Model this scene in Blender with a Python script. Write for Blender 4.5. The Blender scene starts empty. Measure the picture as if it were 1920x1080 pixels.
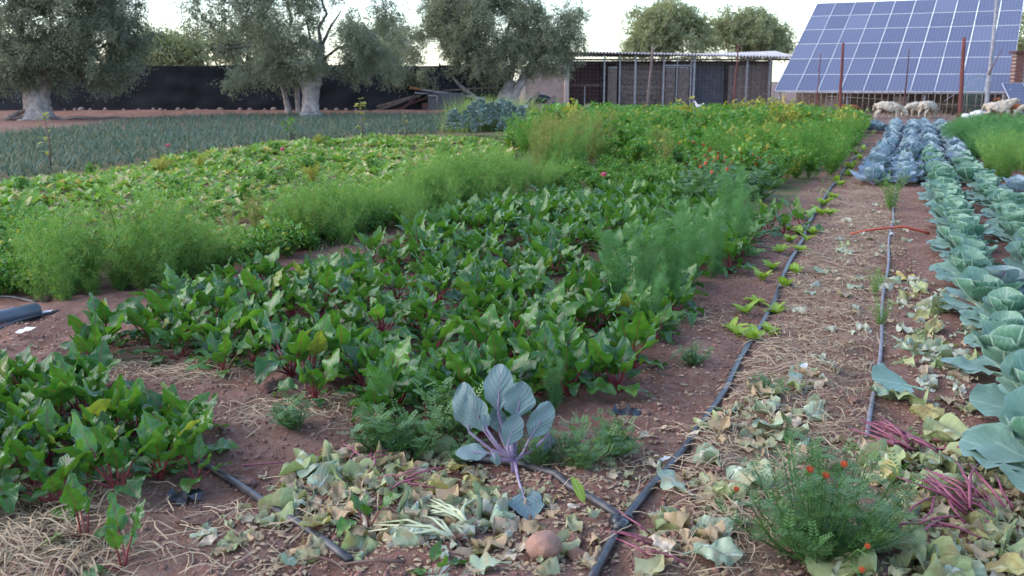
import bpy, math, random
import numpy as np
from mathutils import Vector, Matrix, Euler

random.seed(7)
rng = np.random.default_rng(7)
S = bpy.context.scene
COL = S.collection

# ------------------------------------------------------------------ camera, sky, sun, exposure
F_PX = 1844.0
PITCH = math.atan((540 - 150) / F_PX)
CAM_H = 1.55
cam = bpy.data.cameras.new('camera')
cam.sensor_width = 36.0
cam.lens = F_PX / 1920 * 36.0
cam.clip_end = 2000
cam.dof.use_dof = True
cam.dof.focus_distance = 5.0
cam.dof.aperture_fstop = 5.6
camo = bpy.data.objects.new('camera', cam)
COL.objects.link(camo)
camo.location = (0, 0, CAM_H)
camo.rotation_euler = (math.radians(90) - PITCH, 0, 0)
S.camera = camo

SUN_EL, SUN_AZ = 34.0, -95.0          # degrees; azimuth from +Y towards +X
w = bpy.data.worlds.new('World')
S.world = w
w.use_nodes = True
wn = w.node_tree
bg = wn.nodes['Background']
sky = wn.nodes.new('ShaderNodeTexSky')
sky.sky_type = 'NISHITA'
sky.sun_disc = False
sky.sun_elevation = math.radians(SUN_EL)
sky.sun_rotation = math.radians(SUN_AZ)
sky.altitude = 400
sky.air_density = 1.0
sky.dust_density = 1.6
sky.ozone_density = 1.8
wn.links.new(sky.outputs[0], bg.inputs[0])
bg.inputs[1].default_value = 0.15
sl = bpy.data.lights.new('sun', 'SUN')
sl.energy = 0.5
sl.angle = math.radians(90)
sl.color = (1.0, 0.95, 0.88)
slo = bpy.data.objects.new('sun', sl)
COL.objects.link(slo)
slo.rotation_euler = Euler((-math.radians(90 - SUN_EL), 0, -math.radians(SUN_AZ)), 'XYZ')
S.view_settings.view_transform = 'Standard'
S.view_settings.look = 'None'
S.view_settings.gamma = 1
S.view_settings.exposure = 2.0
S.view_settings.use_curve_mapping = False
S.render.engine = 'CYCLES'
S.cycles.max_bounces = 6
S.cycles.diffuse_bounces = 3
S.cycles.glossy_bounces = 2
S.cycles.transmission_bounces = 3
S.cycles.transparent_max_bounces = 6
S.cycles.use_denoising = True

# ------------------------------------------------------------------ coordinates measured from the photograph
cp_, sp_ = math.cos(PITCH), math.sin(PITCH)
def ray(px, py):
    a = (px - 960) / F_PX
    b = -(py - 540) / F_PX
    return np.array([a, cp_ + b * sp_, -sp_ + b * cp_])
def g(px, py, z=0.0):
    r = ray(px, py)
    t = (z - CAM_H) / r[2]
    return r * t + np.array([0, 0, CAM_H])
def at(px, py, Y):
    r = ray(px, py)
    return r * (Y / r[1]) + np.array([0, 0, CAM_H])
ROW = math.radians(21.6)
cR, sR = math.cos(ROW), math.sin(ROW)
def from_row(b, a):
    return b * cR + a * sR, -b * sR + a * cR
def to_row(x, y):
    return x * cR - y * sR, x * sR + y * cR
def gpoly(pts):
    return np.array([g(*p)[:2] for p in pts])
def inpoly(P, poly):
    x, y = P[:, 0], P[:, 1]
    c = np.zeros(len(P), bool)
    j = len(poly) - 1
    for i in range(len(poly)):
        xi, yi = poly[i]
        xj, yj = poly[j]
        m = ((yi > y) != (yj > y)) & (x < (xj - xi) * (y - yi) / (yj - yi + 1e-12) + xi)
        c ^= m
        j = i
    return c
def fill(pix, sb, sa, jit=0.35):
    """jittered planting grid along the bed rows inside a ground polygon, nearest first"""
    poly = gpoly(pix)
    b, a = to_row(poly[:, 0], poly[:, 1])
    B, A = np.meshgrid(np.arange(b.min(), b.max(), sb), np.arange(a.min(), a.max(), sa))
    B = B.ravel() + rng.uniform(-jit, jit, B.size) * sb
    A = A.ravel() + rng.uniform(-jit, jit, A.size) * sa
    x, y = from_row(B, A)
    P = np.stack([x, y], 1)
    P = P[inpoly(P, poly)]
    return P[np.argsort(np.hypot(P[:, 0], P[:, 1]))]
def scatter_in(pix, n, near=0.0):
    """n random ground points inside the polygon; near > 0 favours the closer ones"""
    poly = gpoly(pix)
    lo, hi = poly.min(0), poly.max(0)
    out = []
    k = 0
    while k < n:
        P = rng.uniform(lo, hi, (n * 4 + 50, 2))
        P = P[inpoly(P, poly)]
        if near:
            d = np.hypot(P[:, 0], P[:, 1])
            P = P[rng.random(len(P)) < (d.min() / d) ** near]
        out.append(P)
        k += len(P)
    return np.concatenate(out)[:n]

def _hash(i, j, s):
    v = np.sin(i * 127.1 + j * 311.7 + s * 74.7) * 43758.5453
    return v - np.floor(v)
def vnoise(x, y, s=0):
    i, j = np.floor(x), np.floor(y)
    u, v = x - i, y - j
    u = u * u * (3 - 2 * u)
    v = v * v * (3 - 2 * v)
    return ((_hash(i, j, s) * (1 - u) + _hash(i + 1, j, s) * u) * (1 - v) + (_hash(i, j + 1, s) * (1 - u) + _hash(i + 1, j + 1, s) * u) * v) * 2 - 1
def hgt(x, y):
    x = np.asarray(x, float)
    y = np.asarray(y, float)
    b, a = to_row(x, y)
    near = np.clip((16 - y) / 10, 0, 1)
    h = 0.03 * vnoise(x / 1.3, y / 1.3, 1) + near * (0.022 * vnoise(x / .30, y / .30, 2) + 0.020 * vnoise(x / .12, y / .12, 3) + .010 * np.abs(vnoise(x / .055, y / .055, 9)))
    h = h + 0.025 * near * np.exp(-((b + 0.42) / 0.28) ** 2) * 0.6 - 0.02 * near * np.exp(-((b + 0.8) / 0.12) ** 2)
    h = h + 0.22 * np.exp(-((y - 45.9 - 0.02 * x) / 0.7) ** 2) * (x < 1.0)
    return h
def H(x, y):
    return float(hgt(x, y))

# ------------------------------------------------------------------ tagging and mesh helpers
def tag(o, label=None, cat=None, group=None, kind=None):
    if label: o['label'] = label
    if cat: o['category'] = cat
    if group: o['group'] = group
    if kind: o['kind'] = kind
    return o
def empty(name, loc, rz=0.0):
    o = bpy.data.objects.new(name, None)
    o.empty_display_size = 0.05
    o.location = loc
    o.rotation_euler = (0, 0, rz)
    COL.objects.link(o)
    return o
def put(name, me, parent=None, loc=(0, 0, 0), rot=(0, 0, 0), sc=1.0):
    o = bpy.data.objects.new(name, me)
    o.location = loc
    o.rotation_euler = rot
    o.scale = (sc, sc, sc) if np.isscalar(sc) else sc
    COL.objects.link(o)
    if parent: o.parent = parent
    return o

_ORD = 'first second third fourth fifth sixth seventh eighth ninth tenth eleventh twelfth thirteenth fourteenth fifteenth sixteenth seventeenth eighteenth nineteenth'.split()
_TENS = {2: 'twent', 3: 'thirt', 4: 'fort', 5: 'fift', 6: 'sixt', 7: 'sevent', 8: 'eight', 9: 'ninet'}
def nth(i):
    """1 -> first, 23 -> twenty-third"""
    if i < 20: return _ORD[i - 1]
    t_, u_ = divmod(i, 10)
    return _TENS[t_] + ('ieth' if u_ == 0 else 'y-' + _ORD[u_ - 1])
def rows_of(P, width, near_edge):
    """row number counted from the path and place in the row counted from the near end, for every plant"""
    b, a = to_row(P[:, 0], P[:, 1])
    r = np.maximum(0, ((near_edge - b) / width).astype(int))
    out = [None] * len(P)
    ranks = {v: k + 1 for k, v in enumerate(sorted(set(r.tolist())))}
    for v in ranks:
        ii = np.where(r == v)[0]
        for k, i in enumerate(ii[np.argsort(a[ii])]):
            out[i] = (ranks[v], k + 1)
    return out

class Geo:
    def __init__(s):
        s.V, s.F, s.UV, s.MI, s.C = [], [], [], [], []
        s.n = 0
    def add(s, V, F, UV=None, mi=0, col=0.5):
        """F: (m,k) index array or a list of such arrays"""
        V = np.asarray(V, float)
        s.V.append(V)
        s.UV.append(np.zeros((len(V), 2)) if UV is None else np.asarray(UV, float))
        c = np.broadcast_to(np.asarray(col, float), (len(V),)) if np.ndim(col) < 2 else col
        s.C.append(np.array(c))
        if isinstance(F, list) and F and isinstance(F[0], tuple): F = np.array(F, int)
        for f in (F if isinstance(F, list) else [F]):
            f = np.asarray(f, int)
            if f.size:
                s.F.append(f + s.n)
                s.MI.append(np.full(len(f), mi, int))
        s.n += len(V)
        return s
    def box(s, c, d, mi=0, M=None, col=0.5):
        c, d = np.array(c, float), np.array(d, float) / 2
        v = np.array([(x, y, z) for x in (-1, 1) for y in (-1, 1) for z in (-1, 1)]) * d
        if M is not None:
            v = v @ np.array(M).T
        f = [(0, 1, 3, 2), (4, 6, 7, 5), (0, 4, 5, 1), (2, 3, 7, 6), (0, 2, 6, 4), (1, 5, 7, 3)]
        return s.add(v + c, f, mi=mi, col=col)
    def tube(s, P, R, n=6, mi=0, cap=True, col=0.5, flute=0.0):
        P = np.asarray(P, float)
        R = np.broadcast_to(np.asarray(R, float), (len(P),))
        T = np.gradient(P, axis=0)
        T /= np.linalg.norm(T, axis=1)[:, None] + 1e-9
        ref = np.array([0, 0, 1.0]) if abs(T[:, 2]).mean() < 0.8 else np.array([1.0, 0, 0])
        A = np.cross(T, ref)
        A /= np.linalg.norm(A, axis=1)[:, None] + 1e-9
        B = np.cross(T, A)
        th = np.arange(n) * 2 * math.pi / n
        rr = R[:, None] * np.ones((1, n))
        if flute:
            rr = rr * (1 + flute * (np.sin(th * 5 + 1) * .5 + np.sin(th * 3 + np.arange(len(P))[:, None] * .5) * .6))
        V = P[:, None] + rr[..., None] * (np.cos(th)[None, :, None] * A[:, None] + np.sin(th)[None, :, None] * B[:, None])
        m = len(P)
        i = np.arange(m - 1)[:, None] * n
        j = np.arange(n)[None]
        k = (j + 1) % n
        F = [np.stack([i + j, i + n + j, i + n + k, i + k], -1).reshape(-1, 4)]
        if cap:
            F += [np.arange(n)[None, :], np.arange(n)[None, ::-1] + (m - 1) * n]
        L = np.r_[0, np.cumsum(np.linalg.norm(np.diff(P, axis=0), axis=1))]
        UV = np.stack(np.broadcast_arrays(th[None] / (2 * math.pi), L[:, None]), -1).reshape(-1, 2)
        return s.add(V.reshape(-1, 3), F, UV, mi, col)
    def mesh(s, name, mats, smooth=True):
        me = bpy.data.meshes.new(name)
        V = np.concatenate(s.V)
        me.vertices.add(len(V))
        me.vertices.foreach_set('co', V.ravel().astype(np.float32))
        lv = np.concatenate([f.ravel() for f in s.F])
        ln = np.concatenate([np.full(len(f), f.shape[1], int) for f in s.F])
        me.loops.add(len(lv))
        me.loops.foreach_set('vertex_index', lv.astype(np.int32))
        me.polygons.add(len(ln))
        me.polygons.foreach_set('loop_start', np.r_[0, np.cumsum(ln)[:-1]].astype(np.int32))
        me.polygons.foreach_set('material_index', np.concatenate(s.MI).astype(np.int32))
        me.polygons.foreach_set('use_smooth', np.full(len(ln), smooth, bool))
        uv = me.uv_layers.new(name='UVMap')
        U = np.concatenate(s.UV)[lv]
        uv.data.foreach_set('uv', U.ravel().astype(np.float32))
        C = s.C
        if C[0].ndim == 2:
            a = me.attributes.new('zone', 'FLOAT_COLOR', 'POINT')
            cc = np.concatenate(C)
            a.data.foreach_set('color', np.c_[cc, np.ones(len(cc))].ravel().astype(np.float32))
        else:
            a = me.attributes.new('rnd', 'FLOAT', 'POINT')
            a.data.foreach_set('value', np.concatenate(C).astype(np.float32))
        for m in (mats if isinstance(mats, (list, tuple)) else [mats]):
            me.materials.append(m)
        me.update(calc_edges=True)
        me.validate()
        return me
    def obj(s, name, mats, parent=None, smooth=True, loc=(0, 0, 0)):
        return put(name, s.mesh(name, mats, smooth), parent, loc)
    def arrays(s):
        return np.concatenate(s.V), list(s.F), np.concatenate(s.UV), np.concatenate(s.MI), np.concatenate(s.C)

def rotz(V, a):
    c, s_ = math.cos(a), math.sin(a)
    return V @ np.array([[c, s_, 0], [-s_, c, 0], [0, 0, 1]])
def replicate(G, src, pos, yaw, sc, rnd=None):
    """add many turned copies of a small geometry to one Geo"""
    V, F, UV, MI, C = src.arrays()
    n = len(pos)
    c, s_ = np.cos(yaw)[:, None], np.sin(yaw)[:, None]
    X = (V[None, :, 0] * c - V[None, :, 1] * s_) * sc[:, None] + pos[:, 0:1]
    Y = (V[None, :, 0] * s_ + V[None, :, 1] * c) * sc[:, None] + pos[:, 1:2]
    Z = V[None, :, 2] * sc[:, None] + pos[:, 2:3]
    A = np.stack([X, Y, Z], -1).reshape(-1, 3)
    off = (np.arange(n) * len(V))
    base = G.n
    k = 0
    G.V.append(A)
    G.UV.append(np.tile(UV, (n, 1)))
    r = rng.random(n) if rnd is None else rnd
    G.C.append((C[None] * .4 + r[:, None] * .6).ravel())
    for f in F:
        m = MI[k]
        ff = (f[None] + off[:, None, None]).reshape(-1, f.shape[1]) + base
        G.F.append(ff)
        G.MI.append(np.full(len(ff), m, int))
        k += len(f)
    G.n += len(A)

# ------------------------------------------------------------------ materials
class NT:
    def __init__(s, name):
        s.m = bpy.data.materials.new(name)
        s.m.use_nodes = True
        s.t = s.m.node_tree
        s.t.nodes.clear()
        s.out = s.t.nodes.new('ShaderNodeOutputMaterial')
    def n(s, ty, **kw):
        nd = s.t.nodes.new('ShaderNode' + ty)
        for k, v in kw.items():
            setattr(nd, k, v)
        return nd
    def set(s, sock, v):
        if hasattr(v, 'default_value') or hasattr(v, 'is_linked'):
            s.t.links.new(v, sock)
        elif v is not None:
            if hasattr(sock.default_value, '__len__') and not hasattr(v, '__len__'):
                v = (v,) * len(sock.default_value)
            if hasattr(v, '__len__') and len(v) == 3 and len(sock.default_value) == 4:
                v = (*v, 1)
            sock.default_value = v
    def math(s, op, a, b=None, c=None, clamp=False):
        nd = s.n('Math', operation=op, use_clamp=clamp)
        for i, v in enumerate((a, b, c)):
            if v is not None: s.set(nd.inputs[i], v)
        return nd.outputs[0]
    def mix(s, f, a, b, mode='MIX'):
        nd = s.n('Mix', data_type='RGBA', blend_type=mode)
        s.set(nd.inputs[0], f)
        s.set(nd.inputs[6], a)
        s.set(nd.inputs[7], b)
        return nd.outputs[2]
    def noise(s, scale, detail=3, vec=None, rough=.55):
        nd = s.n('TexNoise')
        nd.inputs['Scale'].default_value = scale
        nd.inputs['Detail'].default_value = detail
        nd.inputs['Roughness'].default_value = rough
        s.set(nd.inputs['Vector'], vec if vec is not None else s.objco())
        return nd.outputs[0]
    def objco(s):
        return s.n('TexCoord').outputs['Object']
    def uv(s):
        nd = s.n('SeparateXYZ')
        s.t.links.new(s.n('TexCoord').outputs['UV'], nd.inputs[0])
        return nd.outputs[0], nd.outputs[1]
    def attr(s, name):
        return s.n('Attribute', attribute_name=name)
    def ramp(s, f, lo, hi):
        nd = s.n('MapRange')
        nd.interpolation_type = 'SMOOTHSTEP'
        s.set(nd.inputs[0], f)
        nd.inputs[1].default_value = lo
        nd.inputs[2].default_value = hi
        return nd.outputs[0]
    def bsdf(s, col, rough=.6, spec=.3, normal=None, metal=0.0):
        b = s.n('BsdfPrincipled')
        s.set(b.inputs['Base Color'], col)
        s.set(b.inputs['Roughness'], rough)
        b.inputs['Specular IOR Level'].default_value = spec
        b.inputs['Metallic'].default_value = metal
        if normal is not None: s.set(b.inputs['Normal'], normal)
        return b
    def bump(s, h, st=.3, dist=.01):
        b = s.n('Bump')
        b.inputs['Strength'].default_value = st
        b.inputs['Distance'].default_value = dist
        s.set(b.inputs['Height'], h)
        return b.outputs[0]
    def done(s, sh):
        s.t.links.new(sh if not hasattr(sh, 'outputs') else sh.outputs[0], s.out.inputs[0])
        return s.m

def plain(name, c1, c2=None, scale=8, rough=.7, spec=.25, metal=0, bump=0.0, detail=4):
    t = NT(name)
    nz = t.noise(scale, detail)
    col = t.mix(t.ramp(nz, .3, .7), c1, c2 if c2 else tuple(x * .7 for x in c1))
    return t.done(t.bsdf(col, rough, spec, t.bump(nz, bump, .02) if bump else None, metal))

def leafmat(name, c1, c2, vein=None, mid=None, trans=.3, rough=.42, spec=.4, src='obj', nv=7.0, yellow=None, yel=.12, slant=.45, back=None, sheen=0.0, tr_col=None, latw=.45, midw=.10, rim=None, spot=None):
    """a living leaf: colour varies from leaf to leaf, veins follow the blade, light passes through"""
    t = NT(name)
    r = t.n('ObjectInfo').outputs['Random'] if src == 'obj' else t.math('ADD', t.math('MULTIPLY', t.attr('rnd').outputs['Fac'], .62), t.math('MULTIPLY', t.n('ObjectInfo').outputs['Random'], .38))
    col = t.mix(r, c1, c2)
    if yellow:
        r2 = t.math('FRACT', t.math('MULTIPLY', r, 17.31))
        col = t.mix(t.math('LESS_THAN', r2, yel), col, yellow)
    nz = t.noise(30, 3)
    col = t.mix(t.math('MULTIPLY', t.ramp(nz, .35, .7), .35), col, (c1[0] * .55, c1[1] * .6, c1[2] * .55))
    if spot:
        sp1 = t.ramp(t.noise(16, 4), .50, .68)
        col = t.mix(t.math('MULTIPLY', sp1, .75), col, spot)
    normal = None
    if vein:
        u, v = t.uv()
        a = t.math('MULTIPLY', t.math('ABSOLUTE', t.math('SUBTRACT', u, .5)), 2.0)
        q = t.math('FRACT', t.math('MULTIPLY', t.math('SUBTRACT', v, t.math('MULTIPLY', a, slant)), nv))
        q = t.math('ABSOLUTE', t.math('SUBTRACT', q, .5))
        lat = t.math('SUBTRACT', 1.0, t.ramp(q, 0.0, .11))
        md = t.math('SUBTRACT', 1.0, t.ramp(a, midw * .3, midw))
        col = t.mix(t.math('MULTIPLY', lat, latw), col, vein)
        col = t.mix(t.math('MULTIPLY', md, .85), col, mid or vein)
        if rim: col = t.mix(t.math('MULTIPLY', t.ramp(t.math('MAXIMUM', a, v), .86, 1.0), .55), col, rim)
        hh = t.math('ADD', t.math('MULTIPLY', t.ramp(q, 0.0, .35), latw), t.math('MULTIPLY', t.noise(38, 3), .8))
        normal = t.bump(hh, .55, .006)
    if back:
        gm = t.n('NewGeometry').outputs['Backfacing']
        col = t.mix(t.math('MULTIPLY', gm, .7), col, back)
    b = t.bsdf(col, rough, spec, normal)
    if sheen:
        b.inputs['Sheen Weight'].default_value = sheen
        b.inputs['Sheen Tint'].default_value = (.75, .85, 1, 1)
        b.inputs['Sheen Roughness'].default_value = .4
    tr = t.n('BsdfTranslucent')
    t.set(tr.inputs[0], t.mix(1.0, col, tr_col or (1.5, 1.55, .75), 'MULTIPLY'))
    ms = t.n('MixShader')
    ms.inputs[0].default_value = trans
    t.t.links.new(b.outputs[0], ms.inputs[1])
    t.t.links.new(tr.outputs[0], ms.inputs[2])
    return t.done(ms)

M = {}
M['beet'] = leafmat('beet leaf', (.026, .095, .014), (.085, .200, .026), (.075, .17, .04), (.15, .055, .04), .34, .31, .6, latw=.22, midw=.07, yellow=(.20, .24, .04), yel=.02)  # lighter yellow-green end of the range paints in backlit leaves
M['beet_stem'] = plain('beet stem', (.15, .014, .028), (.20, .05, .04), 30, .45, .4)
M['beet_s'] = leafmat('beet leaf mass', (.026, .095, .014), (.085, .200, .026), (.075, .17, .04), (.15, .055, .04), .34, .31, .6, latw=.22, midw=.07, src='attr')  # same tones, with the backlit look put into the lighter end
M['cab'] = leafmat('cabbage leaf', (.060, .160, .098), (.115, .225, .150), (.25, .38, .28), (.40, .50, .38), .16, .5, .35, nv=5, slant=.75, back=(.17, .27, .20), sheen=.2, latw=.3, midw=.07, tr_col=(1.2, 1.4, .9), rim=(.30, .40, .34))
M['cab_blue'] = leafmat('blue cabbage leaf', (.145, .225, .232), (.215, .290, .298), (.31, .37, .42), (.38, .41, .48), .10, .55, .35, nv=5, slant=.75, sheen=.3, back=(.22, .27, .33), tr_col=(1.1, 1.2, 1.2), rim=(.34, .41, .45))
M['cab_red'] = leafmat('red cabbage leaf', (.090, .155, .145), (.140, .205, .190), (.17, .17, .21), (.20, .085, .22), .12, .5, .35, nv=6, slant=.5, sheen=.25, latw=.38, midw=.08, back=(.14, .20, .20), tr_col=(1.1, 1.2, 1.1))
M['cab_stem'] = plain('cabbage stem', (.20, .13, .24), (.30, .24, .30), 20, .5, .3)
M['cab_pale'] = plain('pale cabbage rib', (.36, .46, .30), (.28, .40, .26), 20, .5, .3)
M['lettuce'] = leafmat('lettuce leaf', (.20, .33, .035), (.31, .40, .06), (.40, .48, .14), (.48, .55, .25), .35, .45, .3, nv=6)
M['radish'] = leafmat('turnip leaf', (.120, .245, .036), (.220, .335, .075), (.20, .30, .09), (.34, .42, .18), .32, .45, .35, yellow=(.42, .34, .085), yel=.10)
M['radish_s'] = leafmat('turnip leaf mass', (.120, .245, .036), (.220, .335, .075), None, None, .32, .45, .35, src='attr', yellow=(.44, .36, .17), yel=.22)
M['leek'] = leafmat('leek leaf', (.070, .115, .080), (.120, .160, .125), None, None, .15, .55, .2, src='attr', yellow=(.25, .22, .13), yel=.07)
M['dill'] = leafmat('dill frond', (.075, .190, .036), (.215, .345, .105), None, None, .4, .55, .2, src='attr', yellow=(.29, .27, .06), yel=.07)
M['fennel'] = leafmat('fennel frond', (.075, .190, .062), (.120, .240, .100), None, None, .4, .55, .2, src='attr')
M['dry'] = leafmat('dry herb', (.20, .19, .06), (.30, .23, .11), None, None, .3, .7, .1, src='attr', yellow=(.13, .20, .045), yel=.45)
M['herb'] = leafmat('celery leaf', (.055, .165, .028), (.125, .245, .040), None, None, .32, .45, .3, src='attr', yellow=(.30, .30, .05), yel=.09)
M['herb_f'] = leafmat('feathery herb', (.065, .175, .030), (.125, .245, .048), None, None, .4, .55, .2, src='attr', yellow=(.27, .26, .06), yel=.06)
M['herb_y'] = leafmat('yellowing herb', (.22, .24, .04), (.33, .29, .06), None, None, .32, .55, .2, src='attr')
M['kale'] = leafmat('broccoli leaf', (.075, .135, .125), (.130, .195, .190), (.25, .31, .30), (.36, .43, .40), .12, .5, .35, src='attr', nv=5, sheen=.2)
M['marigold'] = leafmat('marigold foliage', (.060, .140, .036), (.115, .205, .062), None, None, .3, .45, .35, src='attr')
M['grass'] = leafmat('grass blade', (.17, .25, .075), (.30, .33, .13), None, None, .3, .55, .25, src='attr')
M['olive'] = leafmat('olive leaf', (.150, .175, .105), (.310, .330, .230), None, None, .34, .5, .3, src='attr', back=(.22, .23, .18), tr_col=(1.3, 1.3, .8))
M['olive_d'] = leafmat('dark olive leaf', (.105, .128, .078), (.225, .245, .170), None, None, .32, .5, .3, src='attr', back=(.17, .18, .14), tr_col=(1.3, 1.3, .8))
M['far'] = leafmat('far tree leaf', (.20, .23, .13), (.32, .33, .21), None, None, .35, .6, .2, src='attr', yellow=(.30, .22, .13), yel=.10)
M['lit_green'] = leafmat('wilted green leaf', (.23, .29, .13), (.38, .40, .20), (.40, .42, .28), (.46, .48, .34), .2, .6, .22, nv=5, slant=.7, latw=.25, spot=(.24, .19, .09))
M['lit_blue'] = leafmat('wilted blue leaf', (.24, .31, .21), (.35, .40, .29), (.42, .46, .35), (.50, .53, .44), .15, .6, .22, nv=5, slant=.7, latw=.25, spot=(.30, .24, .14))
M['lit_cream'] = leafmat('dry cream leaf', (.42, .34, .22), (.56, .47, .37), (.36, .28, .19), (.40, .31, .22), .15, .7, .15, nv=6, latw=.25, spot=(.22, .14, .085))
M['lit_yellow'] = leafmat('yellow wilted leaf', (.40, .34, .12), (.44, .42, .20), (.50, .45, .26), (.52, .48, .30), .2, .6, .22, nv=6, latw=.25, spot=(.26, .17, .07))
M['straw'] = leafmat('straw', (.26, .18, .105), (.48, .37, .25), None, None, .1, .7, .15, src='attr')
M['magenta'] = plain('cut beet stalk', (.13, .016, .042), (.22, .05, .08), 30, .4, .5)
M['onion'] = plain('wilted onion stalk', (.42, .42, .26), (.34, .38, .24), 20, .5, .3)
M['root'] = plain('dry roots', (.16, .085, .065), (.24, .15, .12), 40, .8, .1)
M['soil_bit'] = plain('soil clod', (.170, .090, .070), (.255, .150, .120), 25, .95, .05, bump=.5)
M['stone'] = plain('field stone', (.30, .23, .20), (.20, .15, .13), 12, .85, .2, bump=.4)
M['potato'] = plain('brown earthy skin', (.30, .17, .125), (.22, .115, .085), 14, .75, .25, bump=.25)
M['hose'] = plain('black hose', (.018, .019, .024), (.06, .05, .05), 20, .42, .5)
M['hose_g'] = plain('dusty grey hose', (.20, .19, .205), (.14, .13, .14), 18, .55, .4)
M['pvc'] = plain('grey pvc', (.085, .095, .115), (.075, .083, .10), 6, .38, .5)
M['orange'] = plain('orange pipe', (.42, .07, .03), (.34, .08, .05), 10, .45, .4)
M['white_bit'] = plain('white scrap', (.62, .62, .62), (.5, .48, .46), 10, .6, .3)
M['film'] = plain('black film', (.012, .013, .018), (.03, .03, .035), 20, .3, .5)
M['red_f'] = plain('marigold petal', (.22, .016, .008), (.40, .075, .010), 160, .5, .3)
M['orange_f'] = plain('orange petal', (.42, .07, .010), (.30, .03, .01), 150, .5, .3)
M['pink_f'] = plain('pink petal', (.36, .07, .09), (.28, .045, .07), 60, .5, .3)
M['twig'] = plain('twig', (.16, .10, .085), (.10, .06, .05), 20, .85, .1)
M['bark'] = plain('olive bark', (.17, .145, .125), (.09, .078, .07), 6, .9, .1, bump=.8)
M['white_bark'] = plain('limewashed bark', (.37, .325, .31), (.20, .165, .155), 4.5, .9, .1, bump=.9, detail=6)

# ------------------------------------------------------------------ ground
def seg_w(x, y, pix, soft):
    poly = gpoly(pix)
    P = np.stack([x.ravel(), y.ravel()], 1)
    m = inpoly(P, poly).astype(float).reshape(x.shape)
    return m
def axis(lo, fine_lo, fine_hi, hi, d0, gr):
    a = list(np.arange(fine_lo, fine_hi, d0))
    d = d0
    x = a[-1]
    while x < hi:
        d *= gr
        x += d
        a.append(x)
    d = d0
    x = a[0]
    L = []
    while x > lo:
        d *= gr
        x -= d
        L.append(x)
    return np.array(L[::-1] + a)
gx = axis(-500, -2.6, 2.6, 500, .026, 1.030)
gy = axis(-60, 2.3, 6.8, 900, .026, 1.022)
GX, GY = np.meshgrid(gx, gy)
GZ = hgt(GX, GY)
B_, A_ = to_row(GX, GY)
straw_z = np.exp(-((B_ + 0.42 - 0.08 * np.sin(A_ * 1.3)) / .33) ** 2) * (A_ < 30) * (GY > 0)
for (px, py, r) in ((560, 770, .35), (250, 680, .4), (60, 1020, .5), (1280, 590, .35), (1540, 370, .8), (380, 700, .3)):
    P = g(px, py)
    straw_z = np.maximum(straw_z, .8 * np.exp(-((GX - P[0]) ** 2 + (GY - P[1]) ** 2) / r ** 2))
green_z = ((GY > 10) & (B_ < -1.3) & (GY < 44)).astype(float) * np.clip((GY - 9) / 4, 0, 1)
green_z *= (GY < np.clip(26 + (GX + 19) * .85, 22, 43))
yard_z = np.clip((GY - 34) / 3, 0, 1) * (GX > 1)
zone = np.stack([straw_z, green_z, np.clip(yard_z, 0, 1)], -1).reshape(-1, 3)
ny, nx = GX.shape
idx = np.arange(ny * nx).reshape(ny, nx)
GF = np.stack([idx[:-1, :-1], idx[:-1, 1:], idx[1:, 1:], idx[1:, :-1]], -1).reshape(-1, 4)
t = NT('red garden soil')
pos = t.n('NewGeometry').outputs['Position']
zr = t.n('SeparateColor')
t.t.links.new(t.attr('zone').outputs['Color'], zr.inputs[0])
n1 = t.noise(2.2, 5, pos)
n2 = t.noise(26, 5, pos, .65)
n3 = t.noise(140, 3, pos, .7)
soil = t.mix(t.ramp(n1, .3, .7), (.185, .088, .062), (.280, .150, .112))
soil = t.mix(t.math('MULTIPLY', t.ramp(n2, .42, .72), .8), soil, (.31, .205, .165))
soil = t.mix(t.math('MULTIPLY', t.ramp(n3, .55, .8), .5), soil, (.105, .048, .035))
st = t.math('MULTIPLY', zr.outputs[0], t.ramp(t.math('ADD', n2, t.math('MULTIPLY', n1, .5)), .5, .95))
soil = t.mix(t.math('MULTIPLY', st, .8), soil, (.33, .235, .16))
gr = t.math('MULTIPLY', zr.outputs[1], t.ramp(n1, .25, .6))
soil = t.mix(t.math('MULTIPLY', gr, .75), soil, (.075, .125, .035))
soil = t.mix(t.math('MULTIPLY', zr.outputs[2], .8), soil, t.mix(n2, (.135, .088, .075), (.21, .15, .13)))
hh = t.math('ADD', t.math('MULTIPLY', n2, .7), t.math('MULTIPLY', n3, .4))
M['soil'] = t.done(t.bsdf(soil, .95, .12, t.bump(hh, 1.0, .05)))
Gg = Geo()
Gg.add(np.stack([GX, GY, GZ], -1).reshape(-1, 3), GF, None, 0, zone)
tag(Gg.obj('ground', M['soil']), kind='structure')
#==STRUCT==

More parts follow.
